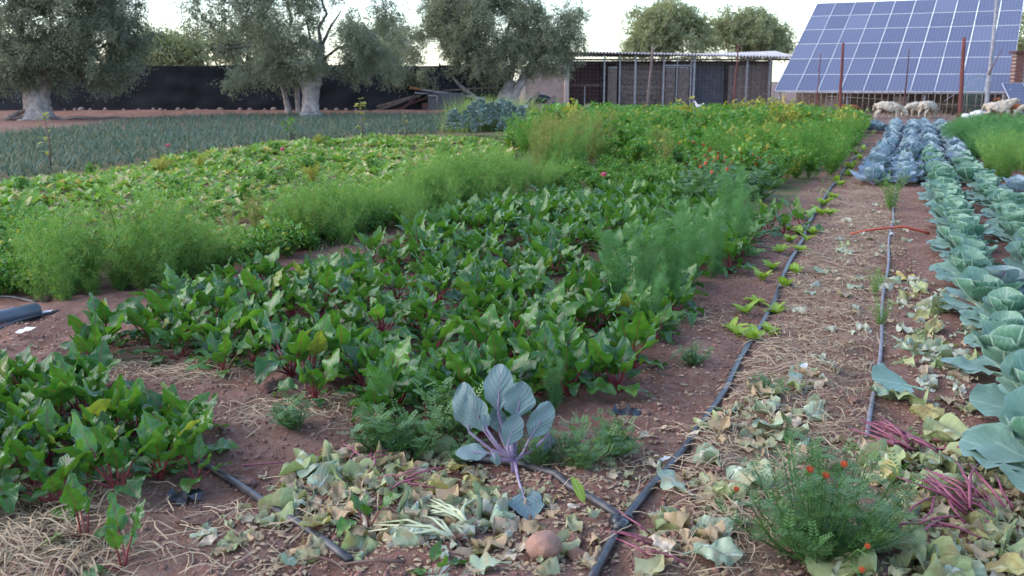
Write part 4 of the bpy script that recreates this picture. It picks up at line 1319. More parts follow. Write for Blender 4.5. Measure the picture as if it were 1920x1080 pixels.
zones = [('in the litter pile before the front beets', [(600, 860), (740, 845), (880, 880), (900, 950), (860, 1010), (640, 1020), (560, 940)], 52, (.40, .12, .22, .26), .95),
         ('beside the onion stalks and the potato', [(760, 960), (940, 950), (1070, 960), (1090, 1050), (960, 1090), (780, 1060)], 16, (.1, .15, .6, .15), .7),
         ('along the foot of the cabbage row', [(1690, 520), (1780, 540), (1800, 640), (1840, 760), (1820, 810), (1720, 780), (1680, 620)], 40, (.35, .42, .13, .10), .95),
         ('in the heap below the largest cabbage', [(1620, 850), (1760, 820), (1880, 900), (1960, 960), (1960, 1100), (1600, 1100)], 78, (.33, .14, .25, .28), 1.0),
         ('on the path where the straw starts', [(1260, 930), (1400, 740), (1520, 720), (1560, 830), (1480, 880), (1370, 1000), (1330, 1090), (1180, 1090)], 34, (.28, .34, .3, .08), .8),
         ('scattered along the middle of the path', [(1430, 700), (1500, 500), (1590, 400), (1690, 380), (1720, 500), (1680, 680), (1560, 720)], 24, (.2, .25, .5, .05), .62),
         ('on the bare soil near the hose tee', [(1020, 930), (1140, 860), (1290, 780), (1240, 900), (1150, 960)], 7, (.1, .05, .75, .1), .55),
         ('on bare soil by the hose end', [(380, 960), (500, 880), (620, 960), (640, 1060), (400, 1060)], 12, (.15, .05, .6, .2), .5)]
for zl, pix, n, pr, sc_ in zones:
    sc_ *= 1.55
    q = scatter_in(pix, n * 2)
    q = q[clear(q, .09)][:n]
    for i, (x, y) in enumerate(q):
        mk = random.choices(list(NAMES), pr)[0]
        o = put('wilted_leaf', random.choice(LIT[mk]), None, (x, y, H(x, y) + .008 + .022 * random.random()), (random.uniform(-.25, .25), random.uniform(-.25, .15), random.uniform(0, 6.28)), sc_ * random.uniform(.65, 1.2))
        tag(o, NAMES[mk] + ' wilted leaf ' + zl, 'wilted leaf', 'wilted leaves ' + zl)
for (px, py, mk, s_, yw, lab) in ((1062, 975, 'lit_cream', .7, 1.0, 'single dry tan leaf on the soil behind the potato'), (925, 985, 'lit_cream', .95, .6, 'pinkish white wilted leaf at the edge of the onion stalks'), (1300, 950, 'lit_blue', 1.25, 2.2, 'big pale bluish leaf with torn edge beside the marigold bush'), (1010, 880, 'lit_cream', .7, 1.2, 'dry curled leaf on the litter just before the potato'),
                               (1210, 1020, 'lit_green', 1.2, .4, 'yellow-green wilted leaf right next to the hose tee'), (1730, 745, 'cab', .95, 3.3, 'fresh green cabbage leaf lying flat before the row'), (1705, 760, 'lit_blue', 1.3, 2.8, 'wide bluish cabbage leaf lying flat before the row'), (1770, 790, 'lit_yellow', 1.3, 2.5, 'yellow-green torn leaf under the large cabbage'), (1000, 1045, 'lit_cream', .8, 2.4, 'white curled leaf right behind the potato'),
                               (1075, 1075, 'lit_cream', .9, .2, 'cream dry leaf in front of the potato')):
    Q = g(px, py)
    me = random.choice(LIT[mk]) if mk in LIT else CAB['cab'][4][0]
    tag(put('wilted_leaf', me, None, (Q[0], Q[1], H(Q[0], Q[1]) + .02), (random.uniform(-.2, .2), -.1, yw), s_), lab, 'wilted leaf')
Q = g(480, 880)
fl = empty('fallen_beet_leaf', (Q[0] - .05, Q[1], H(Q[0], Q[1]) + .02))
tag(fl, 'green beet leaf on a long magenta stalk lying flat on the soil', 'beet leaf')
leaf_geo(.20, .17, .11, 'beet', 3, 2, -10, .1, .08, 2.5, nu=7, nv=9, seed=1500, pr=.004).obj('leaf', [M['beet'], M['magenta']], fl)
Q = g(1094, 958)
tag(put('leaf_piece', leaf_geo(.0, .11, .045, 'long', 25, 0, -10, .2, .05, 2, nu=5, nv=6, seed=1501, stem=False).mesh('leaf piece', [M['lettuce']]), None, (Q[0], Q[1], H(Q[0], Q[1]) + .01), (0, -.5, 2.2)), 'bright yellow-green leaf piece propped on the lateral hose', 'leaf')
# cut beet stalks
MST = []
for k in range(5):
    L = random.uniform(.13, .22)
    MST.append(Geo().tube([(0, 0, .005), (L * .35, random.uniform(-.02, .02), .018), (L * .7, random.uniform(-.02, .02), .016), (L, random.uniform(-.03, .03), .006)], [.0045, .005, .004, .002], 6).mesh('cut stalk', [M['magenta']]))
for (px, py, n, yw, spread, lab, grp) in ((1835, 985, 22, 1.9, 1.2, 'magenta cut beet stalk in the bundle on the litter heap', 'stalks in the bundle on the heap'), (1715, 860, 14, 2.3, .7, 'magenta cut beet stalk pointing up the path beside the soil mound', 'stalks below the large cabbage'), (1760, 850, 5, -.4, .5, 'magenta cut stalk reaching under the largest cabbage', 'stalks beneath the cabbage'), (1700, 1000, 7, .2, 1.5, 'magenta cut stalk scattered between marigold and stalk bundle', 'stalks by the marigold'),
                                      (690, 895, 9, .9, 1.4, 'thin red cut stalk in the litter before the beets', 'stalks in the litter pile'), (760, 940, 6, .2, .8, 'dark red stalk lying across the pale litter', 'stalks across the litter'), (1240, 1050, 5, 2.5, .8, 'thin red stalk near the hose tee', 'stalks by the hose tee')):
    C0 = g(px, py)
    for i in range(n):
        x, y = C0[0] + random.gauss(0, .045), C0[1] + random.gauss(0, .06)
        o = put('beet_stalk', random.choice(MST), None, (x, y, H(x, y) + .022 + .003 * i), (random.uniform(-.1, .1), random.uniform(-.35, .02), yw + random.gauss(0, spread * .5)), random.uniform(.7, 1.15) * (.8 if px < 1300 else 1.05))
        tag(o, lab, 'beet stalk', grp)
# wilted onions
for (px, py, yw, lab) in ((882, 1010, 2.45, 'wilted onion with a root tuft and pale stalks fanned over the litter'), (868, 1000, 2.2, 'second wilted onion, its stalks crossing the litter behind the root tuft'), (855, 1035, 2.9, 'wilted onion with short pale stalks nearest the bottom edge')):
    Q = g(px, py)
    t_ = empty('wilted_onion', (Q[0], Q[1], H(Q[0], Q[1]) + .02), yw)
    tag(t_, lab, 'onion')
    for k in range(9):
        L = random.uniform(.16, .32)
        a = random.gauss(0, .28)
        P_ = [(0, 0, 0), (L * .3 * math.cos(a), L * .3 * math.sin(a), .02 + .02 * random.random()), (L * .65 * math.cos(a * 1.3), L * .65 * math.sin(a * 1.3), .018 * random.random() + .012), (L * math.cos(a * 1.2), L * math.sin(a * 1.2) + random.uniform(-.03, .03), .004)]
        Geo().tube(P_, [.006, .0055, .0045, .002], 6).obj('stalk', M['onion'], t_)
    G_ = Geo()
    for k in range(46):
        a, e_ = random.uniform(-2.2, 2.2) + math.pi, random.uniform(-.3, 1.0)
        L = random.uniform(.03, .06)
        d = np.array([math.cos(a) * math.cos(e_), math.sin(a) * math.cos(e_), math.sin(e_)])
        G_.tube([np.zeros(3), d * L * .6 + np.array([0, 0, .008]), d * L + np.array([random.uniform(-.01, .01), random.uniform(-.01, .01), -.01])], [.0015, .001, .0005], 3, 0, False)
    G_.obj('roots', M['root'], t_)
# torn, half rotted pieces between the bigger leaves
M['litter_s'] = leafmat('torn litter', (.36, .33, .19), (.30, .34, .20), None, None, .15, .65, .2, src='attr', yellow=(.40, .28, .17), yel=.42, spot=(.24, .18, .09))
M['litter_b'] = leafmat('pale torn litter', (.34, .38, .30), (.46, .45, .35), None, None, .15, .65, .2, src='attr', yellow=(.38, .28, .19), yel=.40, spot=(.28, .22, .13))
for mk, lst in (('litter_s', (([(585, 860), (740, 845), (890, 880), (930, 950), (900, 1040), (640, 1025), (550, 950)], 400), ([(1610, 850), (1760, 830), (1880, 900), (1960, 960), (1960, 1110), (1580, 1110)], 560), ([(1180, 1110), (1260, 930), (1370, 780), (1440, 720), (1540, 720), (1500, 860), (1380, 1000), (1340, 1110)], 250), ([(380, 960), (560, 900), (640, 1060), (380, 1070)], 70), ([(950, 960), (1090, 880), (1260, 800), (1230, 930), (1080, 1080), (950, 1080)], 90))),
                ('litter_b', (([(1690, 520), (1790, 540), (1830, 680), (1850, 780), (1720, 790), (1680, 620)], 200), ([(1400, 730), (1500, 520), (1590, 400), (1690, 360), (1720, 480), (1680, 700), (1560, 760)], 260), ([(780, 960), (950, 940), (960, 1040), (800, 1070)], 130)))):
    G_ = Geo()
    for pix, n in lst:
        q = scatter_in(pix, int(n * (.6 if mk == 'litter_s' else .45)), .6)
        q = q[clear(q, .035)]
        for k in range(6):
            random.seed(3000 + k)
            src = leaf_geo(0, .07, .055, ('round', 'beet', 'long')[k % 3], 4, 0, random.uniform(-50, 40), random.uniform(-.4, .5), .08, 2.3, nu=5, nv=6, seed=3000 + k, stem=False, crum=.25, rag=.12, twist=random.uniform(-40, 40), lat=random.uniform(-.5, .5))
            p_ = q[k::6]
            replicate(G_, src, np.c_[p_, hgt(p_[:, 0], p_[:, 1]) + .004 + .02 * rng.random(len(p_))], rng.uniform(0, 6.28, len(p_)), .25 + 1.5 * rng.random(len(p_)) ** 2.2)
    tag(G_.obj('torn_litter', M[mk]), 'torn pieces of half rotted leaves matted on the soil', 'leaf litter', None, 'stuff')
random.seed(39)
# low weeds that soften the rim of the hedge
G_ = Geo()
for k in range(6):
    q = np.concatenate([scatter_in([(-60, 560), (60, 556), (120, 530), (130, 470), (60, 430), (-60, 430)], 26), scatter_in([(240, 545), (420, 510), (600, 470), (760, 428), (740, 418), (560, 455), (380, 490)], 9), scatter_in([(1000, 352), (1090, 318), (1260, 325), (1330, 372), (1220, 372), (1080, 362)], 22)])
    replicate(G_, HG[k], np.c_[q, hgt(q[:, 0], q[:, 1])], rng.uniform(0, 6.28, len(q)), rng.uniform(.28, .65, len(q)))
tag(G_.obj('low_weeds', M['herb']), 'low leafy weeds between the hedge and the beds', 'weeds', None, 'stuff')
# straw and dry bits
def straw_geo(seed, L=.12):
    r = np.random.default_rng(seed)
    b = r.uniform(-.35, .35)
    P_ = np.array([(q * L, b * L * q * (1 - q) * 2, .012 * math.sin(math.pi * q) * r.uniform(.3, 1.6)) for q in np.linspace(0, 1, 5)])
    V = np.concatenate([P_ + np.array([0, .0014, 0]), P_ - np.array([0, .0014, 0]) + np.array([0, 0, .0012])])
    return Geo().add(V, [(i, i + 1, i + 6, i + 5) for i in range(4)], None, 0, .5)
G_ = Geo()
for k in range(10):
    n = 480
    q = scatter_in([(1270, 1100), (1340, 830), (1400, 720), (1480, 540), (1560, 400), (1600, 330), (1690, 330), (1690, 470), (1660, 640), (1630, 830), (1560, 900), (1420, 1100)], n, 1.0)
    n2_ = 230
    bl = []
    for (px, py, r_) in ((560, 770, .28), (250, 690, .30), (40, 1030, .42), (1290, 590, .30), (380, 700, .25), (620, 760, .25), (100, 980, .35), (1230, 880, .4), (520, 1000, .4)):
        C0 = g(px, py)
        bl.append(C0[:2] + rng.normal(0, r_ * .55, (n2_ // 9 + (18 if px < 110 else 0), 2)))
    q = np.concatenate([q] + bl)
    m = len(q)
    replicate(G_, straw_geo(k), np.c_[q, hgt(q[:, 0], q[:, 1]) + .003 + .02 * rng.random(m) ** 2], rng.uniform(0, 6.28, m), rng.uniform(.35, 1.6, m))
tag(G_.obj('straw_litter', M['straw']), 'dry straw and hay scattered on the path and soil', 'straw', None, 'stuff')
# small torn bits of leaf
G_ = Geo()
for k, (pix, n) in enumerate((([(1180, 1100), (1340, 800), (1480, 540), (1600, 340), (1720, 340), (1830, 700), (1960, 1100)], 3600), ([(380, 1100), (560, 880), (900, 860), (1100, 900), (1200, 800), (1150, 1100)], 1800), ([(1150, 760), (1330, 560), (1440, 430), (1520, 430), (1350, 760), (1150, 1000)], 700), ([(-60, 720), (0, 600), (200, 600), (460, 660), (430, 830), (220, 780)], 500))):
    for j in range(3):
        q = scatter_in(pix, n // 3, 1.0)
        r = np.random.default_rng(j)
        V = np.array([(-1, 0, 0), (0, -.6, .25), (1.1, .1, .1), (.1, .65, .35), (0, 0, .5)]) * r.uniform(.6, 1.2, (5, 1))
        src = Geo().add(V, [(0, 1, 4), (1, 2, 4), (2, 3, 4), (3, 0, 4)], None, 0, .5)
        replicate(G_, src, np.c_[q, hgt(q[:, 0], q[:, 1]) + .004], rng.uniform(0, 6.28, len(q)), .006 + .016 * rng.random(len(q)) ** 2)
tag(G_.obj('leaf_bits', M['straw']), 'small dry bits of torn leaf strewn over the soil', 'leaf bits', None, 'stuff')
# dry and green grass at the bottom corner
G_ = Geo()
for k in range(6):
    q = scatter_in([(-160, 930), (60, 960), (190, 1010), (230, 1110), (-160, 1110)], 130)
    src = blade_geo(.16, .005, random.uniform(15, 75), random.uniform(-120, -30), 4)
    replicate(G_, src, np.c_[q, hgt(q[:, 0], q[:, 1])], rng.uniform(0, 6.28, len(q)), rng.uniform(.5, 1.2, len(q)))
tag(G_.obj('dry_grass', M['straw']), 'dry tangled grass at the corner in front of the beets', 'grass', None, 'stuff')
G_ = Geo()
for pix, n, h_ in (([(-60, 560), (60, 545), (140, 545), (100, 430), (-60, 430)], 1500, .2), ([(1000, 350), (1100, 320), (1260, 330), (1320, 380), (1220, 375), (1060, 368)], 2200, .16), ([(560, 470), (700, 445), (760, 450), (640, 500)], 250, .08), ([(1550, 420), (1620, 300), (1640, 270), (1600, 262), (1530, 340), (1480, 390)], 260, .12)):
    for k in range(5):
        q = scatter_in(pix, n // 5)
        src = blade_geo(h_, .010, random.uniform(40, 80), random.uniform(-90, -20), 2)
        replicate(G_, src, np.c_[q, hgt(q[:, 0], q[:, 1])], rng.uniform(0, 6.28, len(q)), rng.uniform(.5, 1.3, len(q)))
tag(G_.obj('ground_weeds', M['grass']), 'low light green grass and weeds between the beds', 'grass', None, 'stuff')
random.seed(41)
for i, (p0, p1, r_, lab) in enumerate((((450, 490), (590, 462), .012, 'dark twig lying at the foot of the dill hedge'), ((520, 478), (640, 455), .009, 'second dark twig crossing the bare strip by the hedge'), ((760, 1075), (560, 1055), .006, 'thin dry twig on the soil at the bottom edge'), ((330, 985), (395, 992), .014, 'short brown stick on bare soil by the hose end'), ((1420, 700), (1320, 620), .003, 'thin straw stem lying beside the lettuces'))):
    a_, b_ = g(*p0), g(*p1)
    P_ = [a_ * (1 - q) + b_ * q + np.array([0, random.uniform(-.02, .02), 0]) for q in np.linspace(0, 1, 6)]
    P_ = [(p[0], p[1], H(p[0], p[1]) + r_ + .012) for p in P_]
    tag(Geo().tube(P_, [r_ * (1 - .09 * k) for k in range(6)], 6).obj('twig', M['twig']), lab, 'twig')
# wilted purple leaves at the hedge foot
PL = [leaf_geo(.03, .16, .10, 'beet', 20, -8, -50, .3, .14, 2.4, nu=5, nv=6, seed=1600 + k, rum=.03).mesh('purple leaf', [M['film_leaf'] if 'film_leaf' in M else M['root'], M['beet_stem']]) for k in range(3)]
for (px, py) in ((285, 505), (310, 500), (460, 465), (500, 460), (520, 470), (545, 462), (600, 455), (380, 430)):
    Q = g(px, py)
    t_ = empty('purple_lettuce', (Q[0], Q[1], H(Q[0], Q[1])), random.uniform(0, 6))
    tag(t_, 'wilted dark purple leafy plant at the foot of the dill hedge', 'purple plant', 'purple plants at the hedge foot')
    for k in range(5):
        put('leaf', random.choice(PL), t_, (0, 0, 0), (0, 0, k * 1.3), random.uniform(.6, 1.0))
#==BACK==

# ------------------------------------------------------------------ black net fence under the trees
M['net'] = plain('black shade net', (.009, .010, .015), (.022, .023, .030), 1.3, .75, .15)
M['rust'] = plain('rusty red steel', (.15, .042, .035), (.09, .038, .034), 9, .75, .2)
M['rust_d'] = plain('dark rusty steel', (.10, .045, .04), (.06, .03, .03), 9, .8, .2)
M['galv'] = plain('weathered pale steel', (.27, .26, .28), (.17, .165, .18), 9, .6, .3)
M['wood'] = plain('weathered wood', (.20, .155, .135), (.12, .09, .08), 10, .85, .15, bump=.3)
M['wood_d'] = plain('dark weathered board', (.18, .135, .118), (.10, .077, .07), 7, .9, .1, bump=.4)
M['wood_o'] = plain('fresh brown timber', (.30, .15, .055), (.20, .09, .04), 8, .75, .2)
M['plaster'] = plain('rough earth plaster', (.36, .275, .245), (.27, .20, .18), 2.2, .95, .1, bump=.5, detail=7)
M['concrete'] = plain('pale concrete post', (.42, .36, .33), (.33, .28, .26), 5, .9, .1, bump=.2)
fence = empty('net_fence', (0, 0, 0))
tag(fence, 'black shade-net fence stretched behind the whitewashed olive trunks', 'fence')
FX = [(-34, 46.2), (0.2, 47.3)]
def fy(x): return np.interp(x, [q[0] for q in FX], [q[1] for q in FX])
xs = np.arange(-34, .3, 3.4)
for i in range(len(xs) - 1):
    x0, x1 = xs[i], xs[i + 1]
    n, m = 24, 12
    U, Vv = np.meshgrid(np.linspace(0, 1, n), np.linspace(0, 1, m))
    X = x0 + (x1 - x0) * U
    top = 2.28 + .03 * math.sin(i * 2.1) - .02 * np.sin(math.pi * U)
    Z = -.05 + top * Vv
    Y = fy(X) + .035 * np.sin(Vv * 17 + 1.5 * np.sin(U * 4 + i)) * np.sin(math.pi * U) + .04 * vnoise(X * 1.3, Z * 2, 8)
    G_ = Geo()
    ii = np.arange(n * m).reshape(m, n)
    G_.add(np.stack([X, Y, Z], -1).reshape(-1, 3), np.stack([ii[:-1, :-1], ii[:-1, 1:], ii[1:, 1:], ii[1:, :-1]], -1).reshape(-1, 4))
    G_.obj('net_panel', M['net'], fence)
for x in xs:
    Geo().tube([(x, fy(x) + .08, -.1), (x, fy(x) + .08, 2.33)], .04, 6).obj('post', M['wood_d'], fence)
random.seed(43)
for si, px in enumerate((124, 143, 155, 172, 200, 234, 262, 290, 303, 312, 336, 347, 372, 388, 415, 452, 470, 498, 515, 612, 632, 650, 668)):
    Q = at(px, 214, 46.0)
    r_ = random.uniform(.05, .13) * (1.5 if px == 155 else 1)
    tag(put('stone', lump_mesh('stone', 'stone', px, random.uniform(.6, .9), 2, .2), None, (Q[0], 45.9, .20 + r_ * .3), (0, 0, random.uniform(0, 6)), r_), 'pale stone at the foot of the black net, ' + nth(si + 1) + ' from the thick forked trunk', 'stone', 'stones along the foot of the net')

# ------------------------------------------------------------------ trees
def limb(P0, P1, bend, r0, r1, n=7, seed=0):
    r = np.random.default_rng(seed)
    P0, P1 = np.array(P0, float), np.array(P1, float)
    q = np.linspace(0, 1, n)[:, None]
    P = P0 * (1 - q) + P1 * q + np.array(bend) * np.sin(math.pi * q) + r.normal(0, 1, (n, 3)) * .05 * np.sin(math.pi * q) * np.linalg.norm(P1 - P0) * .4
    return P, np.linspace(r0, r1, n)
def foliage(name, lobes, n_cl, n_lf, ls, lw, mat, seed, droop=.5, clr=.38, shell=.55, gap=.18):
    """sprays of narrow leaves filling irregular lobes; lobes = (x, y, z, rx, ry, rz)"""
    r = np.random.default_rng(seed)
    vol = np.array([l[3] * l[5] for l in lobes])
    ids = r.choice(len(lobes), int(n_cl * 1.4), p=vol / vol.sum())
    L = np.array(lobes)[ids]
    d = r.normal(0, 1, (len(ids), 3))
    d /= np.linalg.norm(d, axis=1)[:, None]
    rad = r.random(len(ids)) ** (1 / 3) * (1 - shell) + shell
    c = L[:, :3] + d * L[:, 3:] * (rad * (1 + .16 * r.normal(0, 1, len(ids))))[:, None]
    nz = vnoise(c[:, 0] * .9 + seed, c[:, 2] * .9 + c[:, 1] * .5, seed)
    c = c[nz > -gap * 2][:n_cl]
    m = len(c)
    tone = np.clip(.5 + .32 * r.normal(0, 1, m), 0, 1)
    cr = clr * r.uniform(.6, 1.35, m)
    # twigs: each cluster is made of a few drooping sprays
    ns = 5
    sp_d = r.normal(0, 1, (m, ns, 3))
    sp_d[..., 2] -= droop
    sp_d /= np.linalg.norm(sp_d, axis=2)[..., None]
    k = n_lf // ns
    t_ = r.random((m, ns, k, 1))
    P = c[:, None, None] + sp_d[:, :, None] * t_ * cr[:, None, None, None] * 1.5 + r.normal(0, 1, (m, ns, k, 3)) * cr[:, None, None, None] * .20
    D = sp_d[:, :, None] * .9 + r.normal(0, .55, (m, ns, k, 3))
    D /= np.linalg.norm(D, axis=3)[..., None]
    Wv = np.cross(D, r.normal(0, 1, D.shape))
    Wv /= np.linalg.norm(Wv, axis=3)[..., None]
    l = ls * r.uniform(.6, 1.3, (m, ns, k, 1))
    V = np.stack([P, P + D * l * .5 + Wv * lw / 2, P + D * l, P + D * l * .5 - Wv * lw / 2], 4 - 1).reshape(-1, 3)
    nn = len(V) // 4
    col = np.clip(np.broadcast_to(tone[:, None, None], (m, ns, k)) * .65 + .35 * r.random((m, ns, k)), 0, 1).ravel()
    G = Geo()
    G.add(V, np.arange(4 * nn).reshape(-1, 4), None, 0, np.repeat(col, 4))
    return G.mesh(name, [M[mat]])
def tree(name, base, trunks, limbs, lobes, mat, label, seed, n_cl, n_lf, ls, lw, bark='bark', low='white_bark', group=None, **kw):
    t_ = empty(name, base)
    tag(t_, label, 'tree', group)
    for k, (P, R, flute) in enumerate(trunks):
        P = np.array(P, float)
        q = np.linspace(0, 1, 14)
        s0 = np.linspace(0, 1, len(P))
        PP = np.stack([np.interp(q, s0, P[:, i]) for i in range(3)], 1)
        PP[1:-1, :2] += np.random.default_rng(seed + k).normal(0, .02, (12, 2))
        Geo().tube(PP, np.interp(q, s0, R), 22, 0, True, .5, flute).obj('trunk', M[low], t_)
    for k, (a_, b_, r0, r1) in enumerate(limbs):
        P, R = limb(a_, b_, np.random.default_rng(seed + 50 + k).normal(0, .15, 3), r0, r1, 7, seed + k)
        Geo().tube(P, R, 8).obj('limb', M[bark], t_)
    cr = put('crown', foliage('crown', lobes, n_cl, n_lf, ls, lw, mat, seed, **kw), t_)
    cr['kind'] = 'stuff'
    return t_
def lobes_px(L, Y, base):
    out = []
    for (px, py, rx, ry, dy, ry_m) in L:
        q = at(px, py, Y + dy)
        s_ = (Y + dy) / F_PX
        out.append((q[0] - base[0], q[1] - base[1], q[2] - base[2], rx * s_, ry_m, ry * s_))
    return out
# first olive, at the left edge of the plot
b1 = g(72, 224); b1[2] = 0
Y1 = b1[1]
lob = lobes_px([(20, 40, 110, 90, 0, 2.0), (110, 30, 100, 95, -.4, 2.0), (190, 70, 70, 70, 0, 1.7), (60, 110, 80, 42, -.6, 1.5), (-50, 80, 80, 75, 0, 2), (150, 115, 70, 36, .3, 1.4), (80, -60, 170, 80, 0, 2.2), (220, 20, 55, 70, .5, 1.5), (20, 135, 40, 26, -.6, 1.0), (200, 135, 34, 22, 0, .8), (245, 95, 34, 40, .2, 1.0)], Y1, b1)
tree('olive_tree', tuple(b1), [([(0.05, 0, -.1), (0.02, 0, .12), (-.03, 0, .5), (-.06, 0, 1.0), (-.30, 0, 1.6), (-.45, 0, 2.3)], [.82, .58, .47, .44, .32, .22], .16), ([(.12, .05, .3), (.10, .05, .9), (.32, 0, 1.5), (.62, 0, 2.4)], [.40, .38, .30, .18], .16)],
     [((-.4, 0, 2.1), (-1.8, .2, 4.2), .18, .05), ((.55, 0, 2.2), (2.0, -.3, 4.0), .17, .05), ((.4, 0, 2.0), (.9, .5, 4.6), .15, .04), ((-.3, 0, 2.2), (.2, -.4, 4.5), .15, .04), ((.6, 0, 2.2), (3.0, 0, 2.9), .10, .03)], lob, 'olive_d', 'big dark olive tree with a thick whitewashed forked trunk', 1, 900, 190, .13, .036, shell=.45, gap=.35, clr=.42, droop=.7)
# roots and dead wood at its foot
for i, (pa, pb, r_, lab) in enumerate((((15, 238), (55, 205), .10, 'pale dead stump leaning beside the thick olive trunk'), ((10, 240), (110, 232), .07, 'bare root running along the ground before the thick olive trunk'), ((118, 226), (290, 232), .05, 'long pale branch on the ground between the olive trees'))):
    a_, b_ = at(pa[0], pa[1], Y1 - .6), at(pb[0], pb[1], Y1 - .3)
    a_[2] = .03; b_[2] = max(.05, b_[2])
    P, R = limb(a_, b_, (0, 0, .06), r_ * 1.4, r_ * .5, 8, i)
    tag(Geo().tube(P, R, 8, 0, True, .5, .2).obj('dead_branch', M['wood']), lab, 'dead wood')
# second olive
b2 = g(583, 220); b2[2] = 0
Y2 = b2[1]
lob = lobes_px([(560, 30, 130, 80, 0, 2.0), (430, 70, 70, 62, 0, 1.6), (470, 118, 60, 30, -.4, 1.2), (570, 100, 70, 40, -.6, 1.5), (660, 50, 75, 60, 0, 1.8), (690, 105, 40, 35, .2, 1.1), (400, 30, 55, 60, 0, 1.3), (560, -60, 180, 80, 0, 2), (725, 40, 30, 60, .4, 1.0), (430, 140, 22, 20, -.4, .7), (625, 120, 40, 26, .3, .9), (640, 75, 60, 40, -.3, 1.4), (600, 50, 60, 40, -.5, 1.4), (525, 125, 36, 24, -.4, .9), (720, 110, 34, 32, .2, .9), (670, 135, 26, 18, .1, .8), (500, 60, 60, 45, -.2, 1.4), (610, 5, 60, 40, -.3, 1.3)], Y2, b2)
def pz(px, py, Y, b): 
    q = at(px, py, Y)
    return (q[0] - b[0], q[1] - b[1], q[2])
tree('olive_tree', tuple(b2), [([(0, 0, -.1), (0, 0, .08), (0.0, 0, .35), (.02, 0, .8), (.02, 0, 1.25), (.02, 0, 1.75)], [.58, .47, .35, .31, .37, .38], .15), ([(-.18, 0, 1.3), (-.35, 0, 1.9), (-.9, .1, 2.9)], [.25, .22, .14], .1), ([(.2, 0, 1.3), (.42, 0, 1.9), (.55, 0, 3.0)], [.26, .22, .15], .1)],
     [((.5, 0, 2.6), pz(640, 20, Y2, b2), .09, .03), ((.5, 0, 2.6), pz(608, -40, Y2, b2), .09, .03), ((-.8, 0, 2.7), pz(470, 40, Y2, b2), .08, .03), ((-.8, 0, 2.7), pz(540, -30, Y2, b2), .08, .03), ((.5, 0, 2.2), pz(700, 70, Y2, b2), .07, .02), ((-.7, 0, 2.5), pz(420, 90, Y2, b2), .08, .02), ((.5, 0, 2.8), pz(575, 40, Y2, b2), .10, .03)], lob, 'olive', 'grey-green olive tree with a straight whitewashed trunk in the middle of the fence', 2, 900, 170, .13, .034, shell=.5, gap=.14, clr=.40, droop=.75)
for px, top, lab in ((541, (526, 148), 'slim whitewashed leaning stem beside the middle olive'), (559, (556, 152), 'slim whitewashed upright stem close to the middle olive trunk')):
    b = g(px, 217); b[2] = 0
    q = at(top[0], top[1], b[1])
    t_ = empty('young_olive', tuple(b))
    tag(t_, lab, 'tree')
    Geo().tube([(.0, 0, -.1), (.02 if px == 541 else 0, 0, .15), ((q[0] - b[0]) * .35, 0, q[2] * .5), (q[0] - b[0], 0, q[2]), ((q[0] - b[0]) * 1.6, 0, q[2] + .7)], [.24 if px == 541 else .16, .16 if px == 541 else .11, .11, .10, .06], 10, 0, True, .5, .06).obj('trunk', M['white_bark'], t_)
    o = put('crown', foliage('crown', lobes_px([(px - 10, 105, 45, 40, -.3, .9)], b[1], b), 30, 150, .15, .04, 'olive', 60 + px, droop=.7), t_)
    o['kind'] = 'stuff'
# third olive: leaning stems by the shed
b3 = at(945, 206, 47.5); b3[2] = 0
Y3 = b3[1]
lob = lobes_px([(920, 40, 120, 62, 0, 1.8), (830, 95, 70, 45, 0, 1.5), (770, 100, 38, 50, -.2, 1.2), (960, 105, 75, 38, -.5, 1.4), (1020, 50, 65, 55, 0, 1.5), (1035, 100, 32, 38, .2, 1.0), (880, 0, 80, 40, 0, 1.4), (800, 40, 30, 30, .2, .9), (1000, 0, 85, 35, 0, 1.3), (750, 135, 22, 30, -.2, .7), (900, 130, 50, 22, -.5, 1.0), (1060, 20, 35, 30, 0, .9), (790, 130, 40, 26, -.2, .9), (1060, 75, 34, 36, .1, .9), (860, 60, 60, 40, -.2, 1.3)], Y3, b3)
tree('olive_tree', tuple(b3), [([(0, 0, -.1), pz(943, 195, Y3, b3), pz(950, 172, Y3, b3), pz(955, 150, Y3, b3)], [.62, .50, .40, .26], .14), ([pz(960, 200, Y3 - .2, b3), pz(968, 172, Y3 - .2, b3), pz(985, 140, Y3 - .2, b3), pz(1000, 110, Y3, b3)], [.26, .22, .17, .1], .1), ([pz(925, 200, Y3 - .3, b3), pz(890, 183, Y3 - .3, b3), pz(862, 160, Y3 - .3, b3), pz(845, 138, Y3 - .3, b3)], [.13, .11, .09, .06], .08),
      ([pz(915, 195, Y3, b3), pz(912, 172, Y3, b3), pz(896, 140, Y3, b3), pz(880, 105, Y3, b3)], [.18, .16, .12, .08], .08)],
     [(pz(955, 155, Y3, b3), pz(930, 70, Y3, b3), .18, .05), (pz(955, 155, Y3, b3), pz(1000, 60, Y3, b3), .15, .04), (pz(862, 160, Y3 - .3, b3), pz(870, 120, Y3 - .3, b3), .06, .03), (pz(896, 140, Y3, b3), pz(850, 60, Y3, b3), .10, .03), (pz(940, 120, Y3, b3), pz(960, 20, Y3, b3), .12, .03)], lob, 'olive', 'silver-green olive with several leaning bare stems next to the shed wall', 3, 920, 170, .13, .034, shell=.45, gap=.16, clr=.40, droop=.6)
